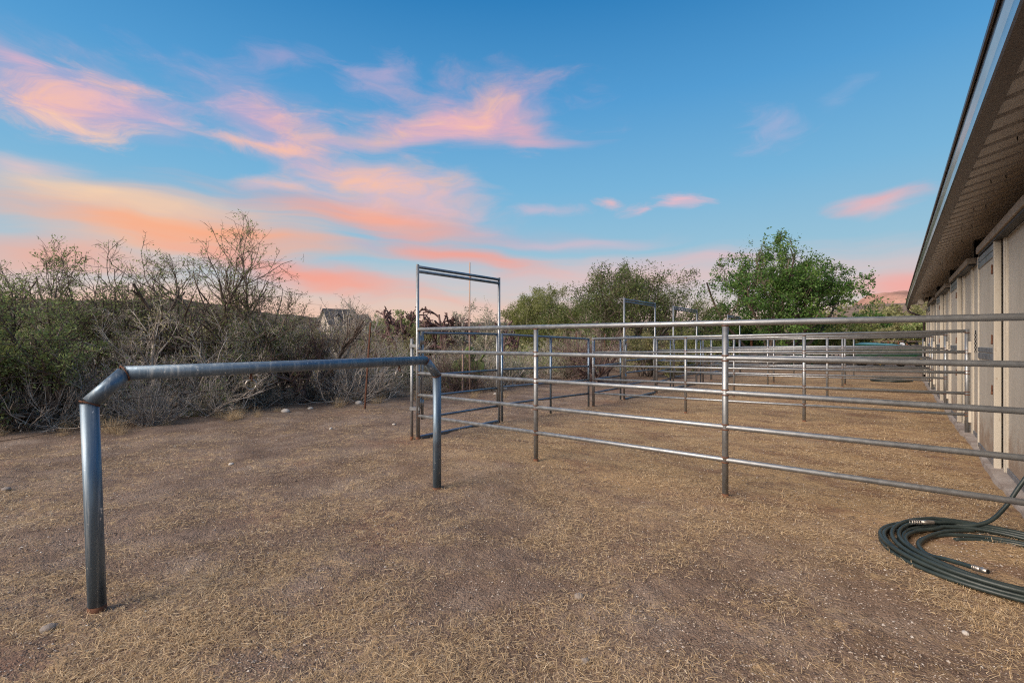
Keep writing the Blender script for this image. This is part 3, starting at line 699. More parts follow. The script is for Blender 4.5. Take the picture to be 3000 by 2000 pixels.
thicket(40, 7.9, 800, 1.5, 'heap of dead dark branches on the ground at the far left', 116, nst=12, per=.6, hi=88, lo=40, rad=.035, bark=B_DARK, leaf=L_MESQ)
thicket(190, 8.2, 830, 1.4, 'heap of dead branches on the ground left of the round grey shrub', 117, nst=11, per=.6, hi=88, lo=45, rad=.03, bark=B_GREY, leaf=L_MESQ)
def tangle(u, Z, h, label, seed, bark=B_GREY, **k):
    x, y = at(u, Z); return brush('dead_shrub', x, y, h, label, 'shrub', seed, bark=bark, nst=k.pop('nst', 110), hi=k.pop('hi', 86), lo=10, rad=.009, fans=3.2, wid=.35, **k)
tangle(250, 8.7, 1.15, 'sprawling grey dead branches low behind the bent left corner of the hitching rail', 118, B_PALE)
tangle(500, 9.6, 1.15, 'grey dead twigs arching over the left part of the crossbar', 120, leaf=L_OLIVE, per=.6)
tangle(90, 7.8, 1.0, 'grey dead twigs low in front of the wide green shrub', 122)
tangle(800, 11.4, 1.3, 'grey bare tangle left of the rusty post', 123, leaf=L_OLIVE, per=.6)
tangle(-40, 7.4, .9, 'dead grey twigs low in the far left corner of the brush', 124, B_PALE)
# the low grey shrubs edging the yard
EDGE = 'low grey shrubs along the edge of the yard'
def edge(u, v, h, label, seed, **k):
    x, y = at(u, 1519.4/(v-784)); return brush('dry_shrub', x, y, h, label, 'shrub', seed, group=EDGE, **k)
e0 = edge(345, 974, .74, 'round fountain of dry grey stems right of the hitching rail post at left', 201, nst=120, bark=B_PALE, leaf=L_OLIVE, per=.6, lsize=.025)
edge(478, 952, .52, 'low dry shrub with olive tips right of the fountain of grey stems', 202, nst=80, bark=B_GREY, leaf=L_OLIVE, per=2, lsize=.025)
edge(600, 934, .60, 'silvery dry shrub below the middle of the hitching rail', 203, nst=110, bark=B_PALE, leaf=L_BLUE, per=1.6, lsize=.025)
edge(715, 920, .66, 'silvery grey dry shrub left of the rusty post', 204, nst=110, bark=B_PALE, leaf=L_BLUE, per=1.6, lsize=.025)
edge(660, 928, .45, 'small pale dry shrub between two silvery shrubs under the crossbar', 210, nst=80, bark=B_PALE)
edge(785, 911, .55, 'pale dry shrub just left of the rusty post', 211, nst=90, bark=B_PALE, leaf=L_BLUE, per=1.0, lsize=.025)
edge(890, 909, .74, 'olive tinted dry shrub right of the rusty post', 205, nst=110, leaf=L_OLIVE, per=2.2, lsize=.03)
edge(990, 900, .50, 'small dry shrub behind the first gate frame', 206, nst=80, leaf=L_BLUE, per=1.4, lsize=.03)
edge(60, 972, .42, 'small pale dry shrub low at the left edge', 207, nst=70, bark=B_PALE)
edge(205, 962, .40, 'small pale shrub behind the left hitching post', 208, nst=70, bark=B_PALE)
edge(1130, 892, .55, 'grey shrub seen through the first gate', 209, nst=80, leaf=L_BLUE, per=1.4, lsize=.03)
# pale dry grass tufts fringing the brush
TUFT = 'pale dry grass tufts fringing the brush'
r6 = np.random.default_rng(66)
def tuft(u, v, h, label, seed):
    x, y = at(u, 1519.4/(v-784)); loc = base_at(x, y); r = np.random.default_rng(seed); e = empty('grass_tuft', loc, label, 'grass tuft', TUFT); n = 90
    P = np.array([loc])+np.concatenate([r.normal(0, .05, (n, 2)), np.zeros((n, 1))], 1)
    out, tips = grow(r, P, upcone(r, n, 3, 60), h*r.uniform(.5, 1.1, n), .0016*np.ones(n), [dict(seg=4, wander=.1, up=-.05, n=0, tip=.4, ang=(0, 1), len=.5)])
    seg_mesh('blades', out, STRAW, e, r); return e
t0_ = tuft(545, 950, .30, 'pale dry grass tuft fringing the brush at the yard edge', 700); t1_ = tuft(820, 918, .26, 'pale dry grass tuft fringing the brush at the yard edge', 701)
for q_ in range(34):
    u = r6.uniform(-20, 1180); v = np.interp(u, [0, 330, 550, 700, 830, 950, 1180], [985, 990, 950, 926, 915, 905, 893])+r6.uniform(-9, 16)
    x, y = at(u, 1519.4/(v-784)); copy_thing((t0_, t1_)[q_ % 2], base_at(x, y), r6.uniform(0, 6.28), r6.uniform(.5, 1.15))

# more of the brush: copies of five kinds, spread over the desert beyond the wire fence
protos = []
for i, (bk, lf, nst, per, h) in enumerate([(B_GREY, L_BLUE, 60, 1.6, 1.0), (B_GREY, L_OLIVE, 50, 3.0, 1.1), (B_PALE, None, 70, 0, 0.9), (B_BROWN, L_OLIVE, 60, 1.0, 1.2), (B_GREY, L_MESQ, 36, 6.0, 1.3), (B_GREY, L_BLUE, 70, 2.2, 0.8)]):
    x, y = at(1000+60*i, 15+i*.7)
    kind = ['grey', 'olive', 'pale', 'brown', 'green', 'silver'][i]
    lab = ['grey twiggy shrub in the desert brush beyond the wire fence', 'olive twiggy shrub in the desert brush beyond the wire fence', 'pale leafless shrub in the desert brush beyond the wire fence',
           'brown dead looking shrub in the desert brush beyond the wire fence', 'green leafy shrub in the desert brush beyond the wire fence', 'silvery low shrub in the desert brush beyond the wire fence'][i]
    protos.append(brush('brush_shrub', x, y, h, lab, 'shrub', 300+i, bark=bk, leaf=lf, nst=nst, per=per, lsize=.055, rad=.009, group=kind+' shrubs in the desert brush', hi=68, wid=.2))
r5 = random.Random(5)
def scatter(n, ur, zr, sr, wts):
    for _ in range(n):
        Z = math.exp(r5.uniform(math.log(zr[0]), math.log(zr[1]))); u = r5.uniform(*ur)
        x, y = at(u, Z)
        if x > -9.2: continue
        p = r5.choices(protos, wts)[0]
        copy_thing(p, base_at(x, y), r5.uniform(0, 6.28), r5.uniform(*sr))
scatter(46, (820, 1560), (13.5, 20), (.8, 1.35), (4, 3, 2, 2, 1, 4))
scatter(60, (-200, 1650), (17, 36), (1.1, 1.9), (3, 4, 1, 2, 3, 3))
scatter(36, (-300, 900), (11.5, 18), (1.0, 1.7), (3, 3, 2, 2, 3, 1))

# larger individual plants behind the gate
def bvase(u, Z, vtop, label, seed, **k): return thicket(u, Z, vtop, 1.0, label, seed, **k)
bvase(1095, 20, 686, 'grey green airy shrub standing behind the tall thin pole', 401, nst=9, per=7, leaf=L_BLUE, bark=B_GREY, hi=45, lsize=.07, name='creosote_bush')
bvase(888, 24, 716, 'round green bush right of the distant house', 402, nst=9, per=12, leaf=L_MESQ, hi=60, lsize=.09)
bvase(1370, 17, 742, 'dark purple brown dead bush below the multi stemmed tree', 403, nst=14, per=.6, leaf=L_OLIVE, bark=B_BROWN, hi=80)
bvase(1290, 24, 752, 'olive bush below the round pale tree', 404, nst=9, per=9, leaf=L_OLIVE, hi=65, lsize=.08)
bvase(1480, 20, 760, 'olive green bush behind the second gate frame', 405, nst=10, per=9, leaf=L_OLIVE, hi=65, lsize=.07)
bvase(1570, 22, 758, 'yellowish green bush behind the third gate frame', 406, nst=10, per=9, leaf=L_PALO, hi=65, lsize=.07)
bvase(1640, 26, 760, 'green bush left of the big leafy tree trunk', 407, nst=9, per=10, leaf=L_MESQ, hi=65, lsize=.08)
bvase(985, 21, 738, 'dull green bush between the two cholla cacti', 408, nst=9, per=7, leaf=L_OLIVE, hi=60, lsize=.07)
def cholla(u, Z, vtop, label, seed, n0=4):
    r = np.random.default_rng(seed); x, y = at(u, Z); loc = base_at(x, y); h = hgt(vtop, Z)-loc[2]
    e = empty('cholla_cactus', loc, label, 'cactus')
    P = np.repeat(np.array([loc]), n0, 0)+r.normal(0, .12, (n0, 3))*[1, 1, 0]
    lv = [dict(seg=4, wander=.12, up=.1, n=6, t0=.35, ang=(30, 75), len=.5, crad=.85, rmin=.035, tip=.8),
          dict(seg=3, wander=.2, up=.08, n=5, t0=.3, ang=(35, 80), len=.55, crad=.9, rmin=.03, tip=.85),
          dict(seg=2, wander=.2, up=.1, n=3, t0=.4, ang=(35, 80), len=.55, crad=.9, rmin=.028, tip=.85),
          dict(seg=2, wander=.2, up=.12, n=0, ang=(0, 1), len=.5, tip=.7)]
    out, tips = fit(*grow(r, P, upcone(r, n0, 5, 30), h*r.uniform(.6, .8, n0), .055*np.ones(n0), lv), loc, h)
    seg_mesh('joints', out, CHOL, e, r, .01)
    return e
cholla(930, 22, 708, 'purple brown cholla cactus left of the first gate frame', 421, 5)
cholla(1008, 20, 712, 'purple brown cholla cactus inside the first gate frame', 422, 4)
cholla(1035, 24, 728, 'low cholla cactus left of the tall thin pole', 423, 5)
cholla(905, 26, 735, 'small reddish cholla cactus near the round green bush', 424, 4)
cholla(1165, 24, 735, 'low cholla cactus right of the first gate frame', 425, 4)
def pear(u, Z, label, seed, n=16, s=1.0):
    r = random.Random(seed); x, y = at(u, Z); loc = base_at(x, y); mb = MB(); pads = [(V(*loc)+V(r.uniform(-.3, .3), r.uniform(-.3, .3), .05), V(r.uniform(-.4, .4), r.uniform(-.4, .4), 1)) for _ in range(6)]
    k = 0; q_ = list(pads)
    while q_ and k < n:
        p, d = q_.pop(0); d = d/np.linalg.norm(d); L = r.uniform(.15, .22)*s
        fc = V(r.uniform(-1, 1), r.uniform(-1, 1), 0); nrm = np.cross(d, fc); nrm /= np.linalg.norm(nrm); sd = np.cross(d, nrm)
        mb.ellipsoid(p+d*L, L*.75, .022, L, np.stack([sd, nrm, d], 1), 12, 8); k += 1
        for _ in range(2): q_.append((p+d*L*1.8+sd*r.uniform(-.08, .08), d+sd*r.uniform(-.8, .8)+V(0, 0, .3)))
    return mb.solo('prickly_pear', PEAR, loc, label, 'cactus')
pear(1052, 14.2, 'bright green prickly pear seen through the first gate', 431, 22, 1.15)
pear(1025, 14.6, 'yellowish prickly pear clump left of the bright green one', 432, 12, .9)

# trees
def tr(u, Z, vtop): x, y = at(u, Z); return x, y, hgt(vtop, Z)-float(gz(x, y))
x, y, h = tr(1262, 34, 650)
tree('palo_verde_tree', x, y, h, 'round pale green tree with fine leaves, left of the multi stemmed tree', 501, L_PALO, B_PALO, 3.6, 2.7, 11, 46, .13, .24, 6, 84, .075, (8, 8, 7), .12, .4, .15, over=1.4, lens=(.62, .6, .5), lumps=.26, t0=.15)
x, y, h = tr(1446, 28, 604)
tree('mesquite_tree', x, y, h, 'wide airy multi stemmed tree behind the second gate frame', 502, L_MESQT, B_DARK, 5.6, 2.1, 17, 16, .11, .42, 8, 84, .07, (8, 8, 6), .12, .3, .12, over=1.4, lens=(.66, .6, .5), lumps=.28, t0=.15)
x, y, h = tr(1772, 27, 548)
tree('leafy_tree', x, y, h, 'big dense dark green leafy tree left of the barn', 503, L_TREE, B_DARK, 4.75, 2.2, 16, 24, .115, .58, 5, 84, .11, (9, 8, 6), .09, .3, .1, over=1.4, lens=(.62, .56, .5), lumps=.30, t0=.2)
# brush under the big tree and on the slope to the right
for i, (u, Z, v, lab, lf, per) in enumerate([
        (1720, 31, 735, 'dark green bush under the left side of the big leafy tree', L_TREE, 12), (1850, 33, 728, 'dark green bush under the middle of the big leafy tree', L_TREE, 12),
        (1930, 31, 735, 'bright green bush under the right side of the big leafy tree', L_PALO, 12), (1985, 44, 720, 'round green bush on the slope right of the big leafy tree', L_TREE, 12),
        (2040, 50, 722, 'bright green bush on the slope below the pink hill', L_PALO, 12), (2095, 52, 724, 'olive bush on the slope beside the barn roof end', L_MESQ, 11),
        (2015, 40, 745, 'grey olive bush low on the slope behind the far fence', L_OLIVE, 8), (2075, 41, 742, 'olive scrub bush behind the rusty pipe fence', L_OLIVE, 9), (2120, 40, 738, 'scrub bush at the far corner of the barn', L_MESQ, 9)]):
    bvase(u, Z, v, lab, 440+i, nst=8, per=per, leaf=lf, hi=62, lsize=.17, rad=.06)
# far scrub that reads as one mass
r = np.random.default_rng(77); Ps = []
for _ in range(520):
    Z = math.exp(r.uniform(math.log(38), math.log(190))); u = r.uniform(-300, 2260); x, y = at(u, Z)
    hh = r.uniform(.8, 2.4)
    k = int(90+40*r.random()); p = r.normal(0, 1, (k, 3)); p /= np.linalg.norm(p, axis=1, keepdims=True); p *= r.uniform(.4, 1, (k, 1))**.5
    Ps.append(p*[hh*.9, hh*.9, hh*.55]+[x, y, gz(x, y)+hh*.5])
Ps = np.concatenate(Ps)
o = leaf_mesh('far_scrub', Ps, r.normal(0, 1, Ps.shape), .42, .5, L_OLIVE, None, r); tag(o, 'low scrub spreading over the desert toward the ridge', 'scrub', kind='stuff')

# ------------------------------------------------------------------ corral
def pipe_fence(pts_end, heights, posts, label, r=.03, rp=.032, group=None, top=0.0, weld=True, mat=None, name='pipe_fence', bracket_end=False):
    (x0, y0), (x1, y1) = pts_end; mat = mat or GALV
    mx, my = (x0+x1)/2, (y0+y1)/2
    e = empty(name, (mx, my, float(gz(mx, my))), label, 'fence', group)
    z0, z1 = min(0, float(gz(x0, y0))), min(0, float(gz(x1, y1)))
    dx, dy = x1-x0, y1-y0; L = math.hypot(dx, dy)
    fl = lambda t: (x0+dx*t, y0+dy*t)
    zt = lambda t: z0*(1-t)+z1*t
    for i, h in enumerate(heights):
        MB().tube((x0, y0, h+z0), (x1, y1, h+z1), r*(1.12 if i == 0 else 1), 16).build('rail', mat, e)
    for t in posts:
        px_, py_ = fl(t); g0 = float(gz(px_, py_)); mb = MB()
        end = t in (0, 1)
        mb.tube((px_, py_, g0-.06), (px_, py_, heights[0]+zt(t)+(top if end else -r*.7)), rp, 16)
        if weld:
            for h in heights:
                zz = h+zt(t)
                for s in (-1, 1):
                    if end and (zz+s*r > heights[0]+zt(t)): continue
                    if h == heights[0] and s > 0: continue
                    mb.torus((px_, py_, zz+s*(r*1.0)), (0, 0, 1), rp*1.02, .0055, 16, 6, 1)
            mb.tube((px_, py_, g0-.05), (px_, py_, g0+.025), rp*1.06, 14, 1)
        if end and bracket_end and t == 1:
            for zb in (1.28, .28): mb.box(px_+.01, px_+.055, py_-.07, py_+.01, zb-.08, zb+.08, 2)
        mb.build('post', [mat, RUST, CREAMP], e)
    return e
H5 = [1.535, 1.225, .92, .615, .325]
H4 = [1.50, .90, .60, .30]
AY, BY, CY, DY, EY, FY = 4.56, 9.62, 13.3, 17.55, 18.55, 22.8
WX = -5.25
pipe_fence(((WX, AY), (2.3, AY)), H5, (0, .268, .540, .805), 'nearest five rail galvanised pipe fence crossing the right half of the picture', .0225, .0265)
for k, (yy, lab) in enumerate([(BY, 'second pipe fence back, the first to end in a post at the barn wall'), (CY, 'third pipe fence back from the camera'), (DY, 'fourth pipe fence back, paired close with the one behind'),
                              (EY, 'fifth pipe fence back, close behind the fourth'), (FY, 'farthest galvanised pipe fence, level with the far end of the barn')]):
    pipe_fence(((WX, yy), (.84, yy)), [1.51, 1.21, .91, .61, .30], (0, .335, .665, 1), lab, .0215, .0265, bracket_end=True, top=.03)
SIDE = 'side panels of the pens'
def side(y0, y1, lab, posts=(0, 1)): pipe_fence(((WX-.05, y0), (WX-.05, y1)), H4, posts, lab, .020, .022, SIDE, weld=False, mat=GATEM, top=.02)
side(6.48, 9.50, 'long four rail panel between the first gate frame and the fence corner', (0, .5, 1))
side(9.74, 11.10, 'short four rail panel just before the second gate frame')
side(13.40, 14.52, 'short four rail panel between the second and third gate frames')
side(16.95, 17.45, 'narrow four rail panel right after the third gate frame')
side(18.65, 20.65, 'four rail panel before the farthest gate frame')
FR = 'tall gate frames on the side of the pens'; GT = 'pipe gates in the tall frames'
def frame(y0, y1, lab, glab, hinge_near=True, swing=0.0):
    x = WX
    e = empty('gate_frame', (x, (y0+y1)/2, float(gz(x, y0))), lab, 'gate frame', FR)
    for y_ in (y0, y1):
        g0 = float(gz(x, y_)); mb = MB().tube((x, y_, g0-.06), (x, y_, 2.44), .0225, 16)
        mb.tube((x, y_, g0-.05), (x, y_, g0+.03), .024, 14, 1); mb.build('upright', [GALV, RUST], e)
    for z in (2.405, 2.343): MB().tube((x, y0, z), (x, y1, z), .0225, 16).build('header_bar', GATEM, e)
    MB().box(x-.03, x+.03, y0+.03, y1-.03, float(gz(x, y0))-.02, float(gz(x, y0))+.045).build('threshold', GATEM, e, .01)
    # the gate hung in it
    ga = empty('pipe_gate', (x, y0+.08, float(gz(x, y0))), glab, 'gate', GT)
    a = V(x, y0+.085, 0); L = y1-y0-.17; d = V(math.sin(swing), math.cos(swing), 0); b = a+d*L
    for z in H4: MB().tube(a+V(0, 0, z-.02), b+V(0, 0, z-.02), .0185, 14).build('rail', GATEM, ga)
    for p in (a, b): MB().tube(p+V(0, 0, .26), p+V(0, 0, 1.50), .0205, 14).build('stile', GALV, ga)
    for z in (1.30, .42): MB().tube(a+V(0, -.045, z), a+V(0, -.045, z+.14), .027, 12).tube(a+V(0, 0, z+.02), a+V(0, 0, z+.12), .024, 12).build('hinge', GALV, ga)
    return e
frame(AY-.01, 6.34, 'tall frame of the first gate, beside the hitching rail', 'pipe gate in the first tall frame beside the hitching rail', swing=.02)
frame(11.2, 13.18, 'second tall gate frame, in front of the multi stemmed tree', 'pipe gate in the second tall frame')
frame(14.62, 16.85, 'third tall gate frame, left of the big leafy tree', 'pipe gate in the third tall frame')
frame(20.76, 22.72, 'farthest tall gate frame, in front of the big leafy tree', 'pipe gate in the farthest tall frame')
# spare post strapped to the corner of the nearest fence
e = MB().tube((WX-.075, AY-.05, -.06), (WX-.075, AY-.05, 1.40), .021, 14).tube((WX-.075, AY-.05, -.05), (WX-.075, AY-.05, .03), .023, 12, 1)
for z in (.42, 1.30): e.obox((WX-.038, AY-.025, z), (.058, .038, 0), (-.014, .022, 0), (0, 0, .022), 0)
e.solo('fence_post', [GALV, RUST], (WX-.075, AY-.05, 0), 'pipe post clamped to the left end of the nearest fence', 'post')

# ------------------------------------------------------------------ hitching rail
pa, pb = V(-3.21, .65, 0), V(-3.33, 3.12, 0); dv = pb-pa; dv /= np.linalg.norm(dv)
e = empty('hitching_rail', tuple((pa+pb)/2), 'thick grey steel pipe hitching rail with bent corners and two tie rings', 'hitching rail')
rp = .0385; zt_ = 1.045; rr_ = .145; lean = V(-.012, -.028, 0)
ta = pa+lean+V(0, 0, zt_); tb = pb+V(0, 0, zt_); ea = ta+dv*rr_+V(0, 0, rr_); eb = tb-dv*rr_+V(0, 0, rr_)
for p, t in ((pa, ta), (pb, tb)):
    up = (t-p)/np.linalg.norm(t-p)
    mb = MB().path([p-up*.08, t], rp, 28).tube(p-V(0, 0, .06), p+V(0, 0, .012), rp*1.03, 20, 1)
    mb.build('post', [HITCH, RUST], e)
def elbow(a, b):
    ax = (b-a)/np.linalg.norm(b-a); mb = MB().path([a, b], rp, 28)
    return mb.build('elbow', [HITCH, RUST], e)
elbow(ta, ea); elbow(tb, eb)
MB().path([ea, eb], rp, 28).build('crossbar', [HITCH], e)
for c_, n1, n2 in ((ta, V(0, 0, 1), (ea-ta)), (ea, ea-ta, dv), (tb, V(0, 0, 1), eb-tb), (eb, eb-tb, -dv)):   # rusty weld round each mitre
    ax = n1/np.linalg.norm(n1)+n2/np.linalg.norm(n2); ax /= np.linalg.norm(ax); ref = np.cross(ax, V(1, .05, 0)); ref /= np.linalg.norm(ref); e2 = np.cross(ax, ref)
    plane_n = np.cross(n1/np.linalg.norm(n1), n2/np.linalg.norm(n2)); plane_n /= np.linalg.norm(plane_n); inp = np.cross(ax, plane_n)
    cosang = abs(np.dot(ax, n1/np.linalg.norm(n1)))
    rg = random.Random(3)
    pts = [c_+(inp*math.cos(t)/cosang+plane_n*math.sin(t))*rp*1.0+ax*rg.uniform(-.0015, .0015) for t in np.linspace(0, 2*math.pi, 40, endpoint=False)]
    MB().path(pts, [rg.uniform(.003, .0046) for _ in pts], 6, 0, closed=True).build('weld_seam', RUST, e)
for t in (.30, .86):
    c_ = ea+(eb-ea)*t-V(0, 0, rp); mb = MB().path([c_+V(0, 0, .004), c_-V(0, 0, .022)], .008, 8, 1).torus(c_-V(0, 0, .030), (dv[0], dv[1], 0), .013, .005, 14, 6, 1)
    rx_ = V(.93, -.37, 0)
    mb.torus(c_-V(0, 0, .070), tuple(rx_), .031, .0050, 28, 8, 0); mb.build('tie_ring', [BRASS, RUST], e)

# ------------------------------------------------------------------ barn
BX, BS, BN, BE = .90, 1.3, 22.85, 9.3
barn = empty('barn', (BX+.1, 10.0, 0), 'long tan metal horse barn with a ribbed overhanging roof and sliding stall doors', 'barn')
EX, EZ, SL = .47, 2.68, .27; RX = 5.1
# ribbed roof sheet, ribs running up the slope
def roof_sheet(x0, x1, s):
    ys = []; zs = []; y_ = BS-.3
    while y_ < BN+.12:
        for dy, dz in ((0, 0), (.19, 0), (.20, .045), (.262, .045), (.272, 0)):
            ys.append(y_+dy); zs.append(dz)
        y_ += .28
    n = len(ys); z0 = EZ; z1 = EZ+SL*(RX-EX)
    vs = [(x0, a, z0+b) for a, b in zip(ys, zs)]+[(x1, a, z1+b) for a, b in zip(ys, zs)]
    return vs, [(i, i+1, n+i+1, n+i) for i in range(n-1)]
mb = MB(); vs, fs = roof_sheet(EX, RX, 1); mb.add(vs, fs, 0)
vs, fs = roof_sheet(2*RX-EX, RX, 1); mb.add(vs, fs, 0)
y0, y1 = BS-.32, BN+.16; zr = EZ+SL*(RX-EX)
for xa in (EX-.05, 2*RX-EX+.05):
    za = EZ+SL*(-.05); mb.add([(xa, y0, za+.05), (xa, y1, za+.05), (RX, y1, zr+.062), (RX, y0, zr+.062), (xa, y0, za+.075), (xa, y1, za+.075), (RX, y1, zr+.09), (RX, y0, zr+.09)],
           [(0, 1, 2, 3), (4, 7, 6, 5), (0, 4, 5, 1), (0, 3, 7, 4), (1, 5, 6, 2)], 1)
roof = mb.build('roof', [SOFF, ROOFT], barn)
mb = MB()
for y_ in np.arange(2.4, 22.5, 1.12):          # screw points through the sheet, in pairs
    for dx in (.18, .27):
        z_ = EZ+SL*dx; mb.tube((EX+dx, y_, z_+.01), (EX+dx+.004, y_+.004, z_-.028), .0035, 5)
mb.build('roof_screws', DARK, roof)
# gutter: a box profile swept along the eave, sagging at the far end
prof = [(-.115, .15), (-.115, .145), (-.108, .10), (-.092, .06), (-.086, .012), (-.078, 0), (0.0, 0), (0.0, .07)]
st = [(BS-.3, 0), (5, 0), (12, -.005), (19.2, -.015), (20.4, -.03), (21.6, -.065), (BN+.15, -.11)]
vs = []; fs = []; ms = []
for (yy, dz) in st:
    for (dx, z_) in prof: vs.append((EX+dx, yy, EZ-.02+z_+dz))
n = len(prof); mb = MB()
for s in range(len(st)-1):
    for i in range(n-1):
        fs.append((s*n+i, s*n+i+1, (s+1)*n+i+1, (s+1)*n+i)); ms.append(1 if i in (1, 2, 3) else 0)
mb.add(vs, fs, 0); mb.m = ms
mb.add([(EX-.118, yy, EZ-.02+.128+dz) for (yy, dz) in st]+[(EX-.128, yy, EZ-.02+.128+dz) for (yy, dz) in st]+[(EX-.128, yy, EZ-.02+.155+dz) for (yy, dz) in st]+[(EX-.10, yy, EZ-.02+.155+dz) for (yy, dz) in st],
       [(k*len(st)+i, k*len(st)+i+1, (k+1)*len(st)+i+1, (k+1)*len(st)+i) for k in range(3) for i in range(len(st)-1)], 0)
gut = mb.build('gutter', [GUT, GUTS], barn)
ye = BN+.10; ze = EZ-.13
MB().path([(EX-.05, ye, ze+.03), (EX-.05, ye, ze-.06), (EX+.02, ye-.02, ze-.14), (EX+.36, ye-.02, ze-.30), (EX+.40, ye-.02, ze-.42), (EX+.40, ye-.02, .1)], .035, 10).build('downspout', GUT, gut)
# walls round the back, ends and inside
MB().box(BX+.07, BE, BN-.06, BN-.02, 0, 3.0).add([(BX+.07, BN-.06, 3.0), (BE, BN-.06, 3.0), (RX, BN-.06, zr), (BX+.07, BN-.02, 3.0), (BE, BN-.02, 3.0), (RX, BN-.02, zr)], [(0, 1, 2), (3, 5, 4)], 0).build('end_wall', PANEL, barn)
MB().box(BX+.07, BE, BS, BS+.04, 0, 3.0).add([(BX+.07, BS, 3.0), (BE, BS, 3.0), (RX, BS, zr)], [(0, 1, 2)], 0).build('end_wall', PANEL, barn)
MB().box(BE, BE+.05, BS, BN-.02, 0, 2.75).build('rear_wall', PANEL, barn)
MB().box(2.6, 2.65, BS+.1, BN-.1, 0, 3.2).build('inner_wall', WOODI, barn)
# concrete footing, partly buried
mb = MB(); rg = random.Random(9); ys = np.arange(BS, BN, .35); xo = [BX-.125+rg.uniform(-.012, .012) for _ in ys]
vs = []; 
for y_, x_ in zip(ys, xo): vs += [(x_, y_, -.05), (x_+.01, y_, .045+rg.uniform(-.012, .006)), (BX+.02, y_, .055)]
n = len(ys); fs = []
for i in range(n-1): fs += [(3*i, 3*i+1, 3*i+4, 3*i+3), (3*i+1, 3*i+2, 3*i+5, 3*i+4)]
mb.add(vs, fs).build('footing', CONC, barn)
PER = 3.7; Y0 = 7.06
for k in range(-2, 5):
    y = Y0+PER*k
    def seg(a, b, name, mat, x0=BX, x1=BX+.045, z0=.06, z1=2.44, par=barn, bev=.003):
        a = max(a, BS+.05); b = min(b, BN-.07)
        if b-a < .02: return None
        return MB().box(x0, x1, a, b, z0, z1).build(name, mat, par, bev)
    # panels either side of the column, with steel edging
    def panel(a, b):
        p = seg(a, b, 'wall_panel', PANEL)
        if p is None: return
        a2 = max(a, BS+.05); b2 = min(b, BN-.07)
        for (za, zb) in ((.055, .105), (2.40, 2.455)):                                  # sill and head channels
            if b2-a2 > .09: MB().box(BX-.012, BX+.012, a2+.035, b2-.035, za, zb).build('panel_channel', CHAN, p, .003)
        MB().box(BX-.016, BX+.014, a2, a2+.034, .05, 2.46).box(BX-.016, BX+.014, b2-.034, b2, .05, 2.46).build('panel_stile', CREAMP, p, .003)
    panel(y+1.22, y+2.43)
    panel(y+2.58, y+3.52)
    seg(y+2.44, y+2.57, 'column_cover', CREAMP, BX-.022, BX+.03, .04, 2.47)
    seg(y+3.525, y+3.60, 'door_jamb', CREAMP, BX-.025, BX+.05, .04, 2.47)
    if y+2.5 < BN: MB().box(BX+.0, BX+.012, y+2.42, y+2.56, 2.475, EZ+SL*(BX-EX)+.0).box(BX+.012, BX+.12, y+2.484, y+2.496, 2.475, EZ+SL*(BX-EX)).box(BX+.12, BX+.132, y+2.42, y+2.56, 2.4, EZ+SL*(BX+.06-EX)).build('steel_column', DARK, barn)
    if y+1.3 > BN: continue
    # sliding Dutch door
    dx0, dx1 = BX-.075, BX-.022; w_ = 1.29
    d = MB().box(dx0+.012, dx1-.006, y+.06, y+w_-.05, .07, 2.38).build('stall_door', PANEL, barn)
    MB().box(dx0-.004, dx1, y, y+.055, .045, 2.405).build('door_stile', CREAMP, d, .004)
    MB().box(dx0-.002, dx1, y+w_-.045, y+w_, .045, 2.405).build('door_stile', CREAMP, d, .004)
    MB().box(dx0, dx1-.004, y+.058, y+.105, .06, 2.39).build('edge_channel', CHAN, d, .003)
    for (z0_, z1_) in ((2.325, 2.39), (2.25, 2.318), (1.235, 1.29), (1.155, 1.222), (.06, .115)):
        MB().box(dx0-.001, dx1-.008, y+.107, y+w_-.05, z0_, z1_).build('door_rail', CHAN, d, .004)
    for z in (2.12, 1.38, .85): MB().tube((dx0-.006, y+.11, z-.05), (dx0-.006, y+.11, z+.05), .007, 8).tube((dx0-.006, y+.11, z-.05), (dx0-.006, y+.11, z-.02), .009, 8).build('hinge', RUST, d)
    mb = MB()                                                                   # latch chain beside the door
    for q_ in range(9): mb.torus((dx0-.012, y+w_+.055, 1.44-.026*q_), (1, .2, 0) if q_ % 2 else (.2, 1, 0), .012, .0032, 10, 5)
    mb.torus((dx0-.012, y+w_+.055, 1.475), (1, 0, 0), .024, .004, 14, 6); mb.build('latch_chain', DARK, d)
    # track with its cover
    MB().box(BX-.105, BX+.0, y-1.62, y+1.14, 2.425, 2.505).build('door_track', BEAM, barn, .006)
    MB().box(BX-.085, BX-.02, y-1.60, y+1.12, 2.40, 2.424).build('track_rail', DARK, barn)
# floodlight under the eave near the far end
f_ = MB().box(.80, .90, 18.42, 18.58, 2.52, 2.62).build('floodlight', DARK, barn, .01)
for dy in (-.16, .16):
    a = V(.76, 18.5+dy, 2.60); b = V(.62, 18.5+dy*1.9, 2.50); t = (b-a)
    MB().path([a, a+t*.35, b], [.035, .05, .085], 14).build('lamp_head', CREAMP, f_)

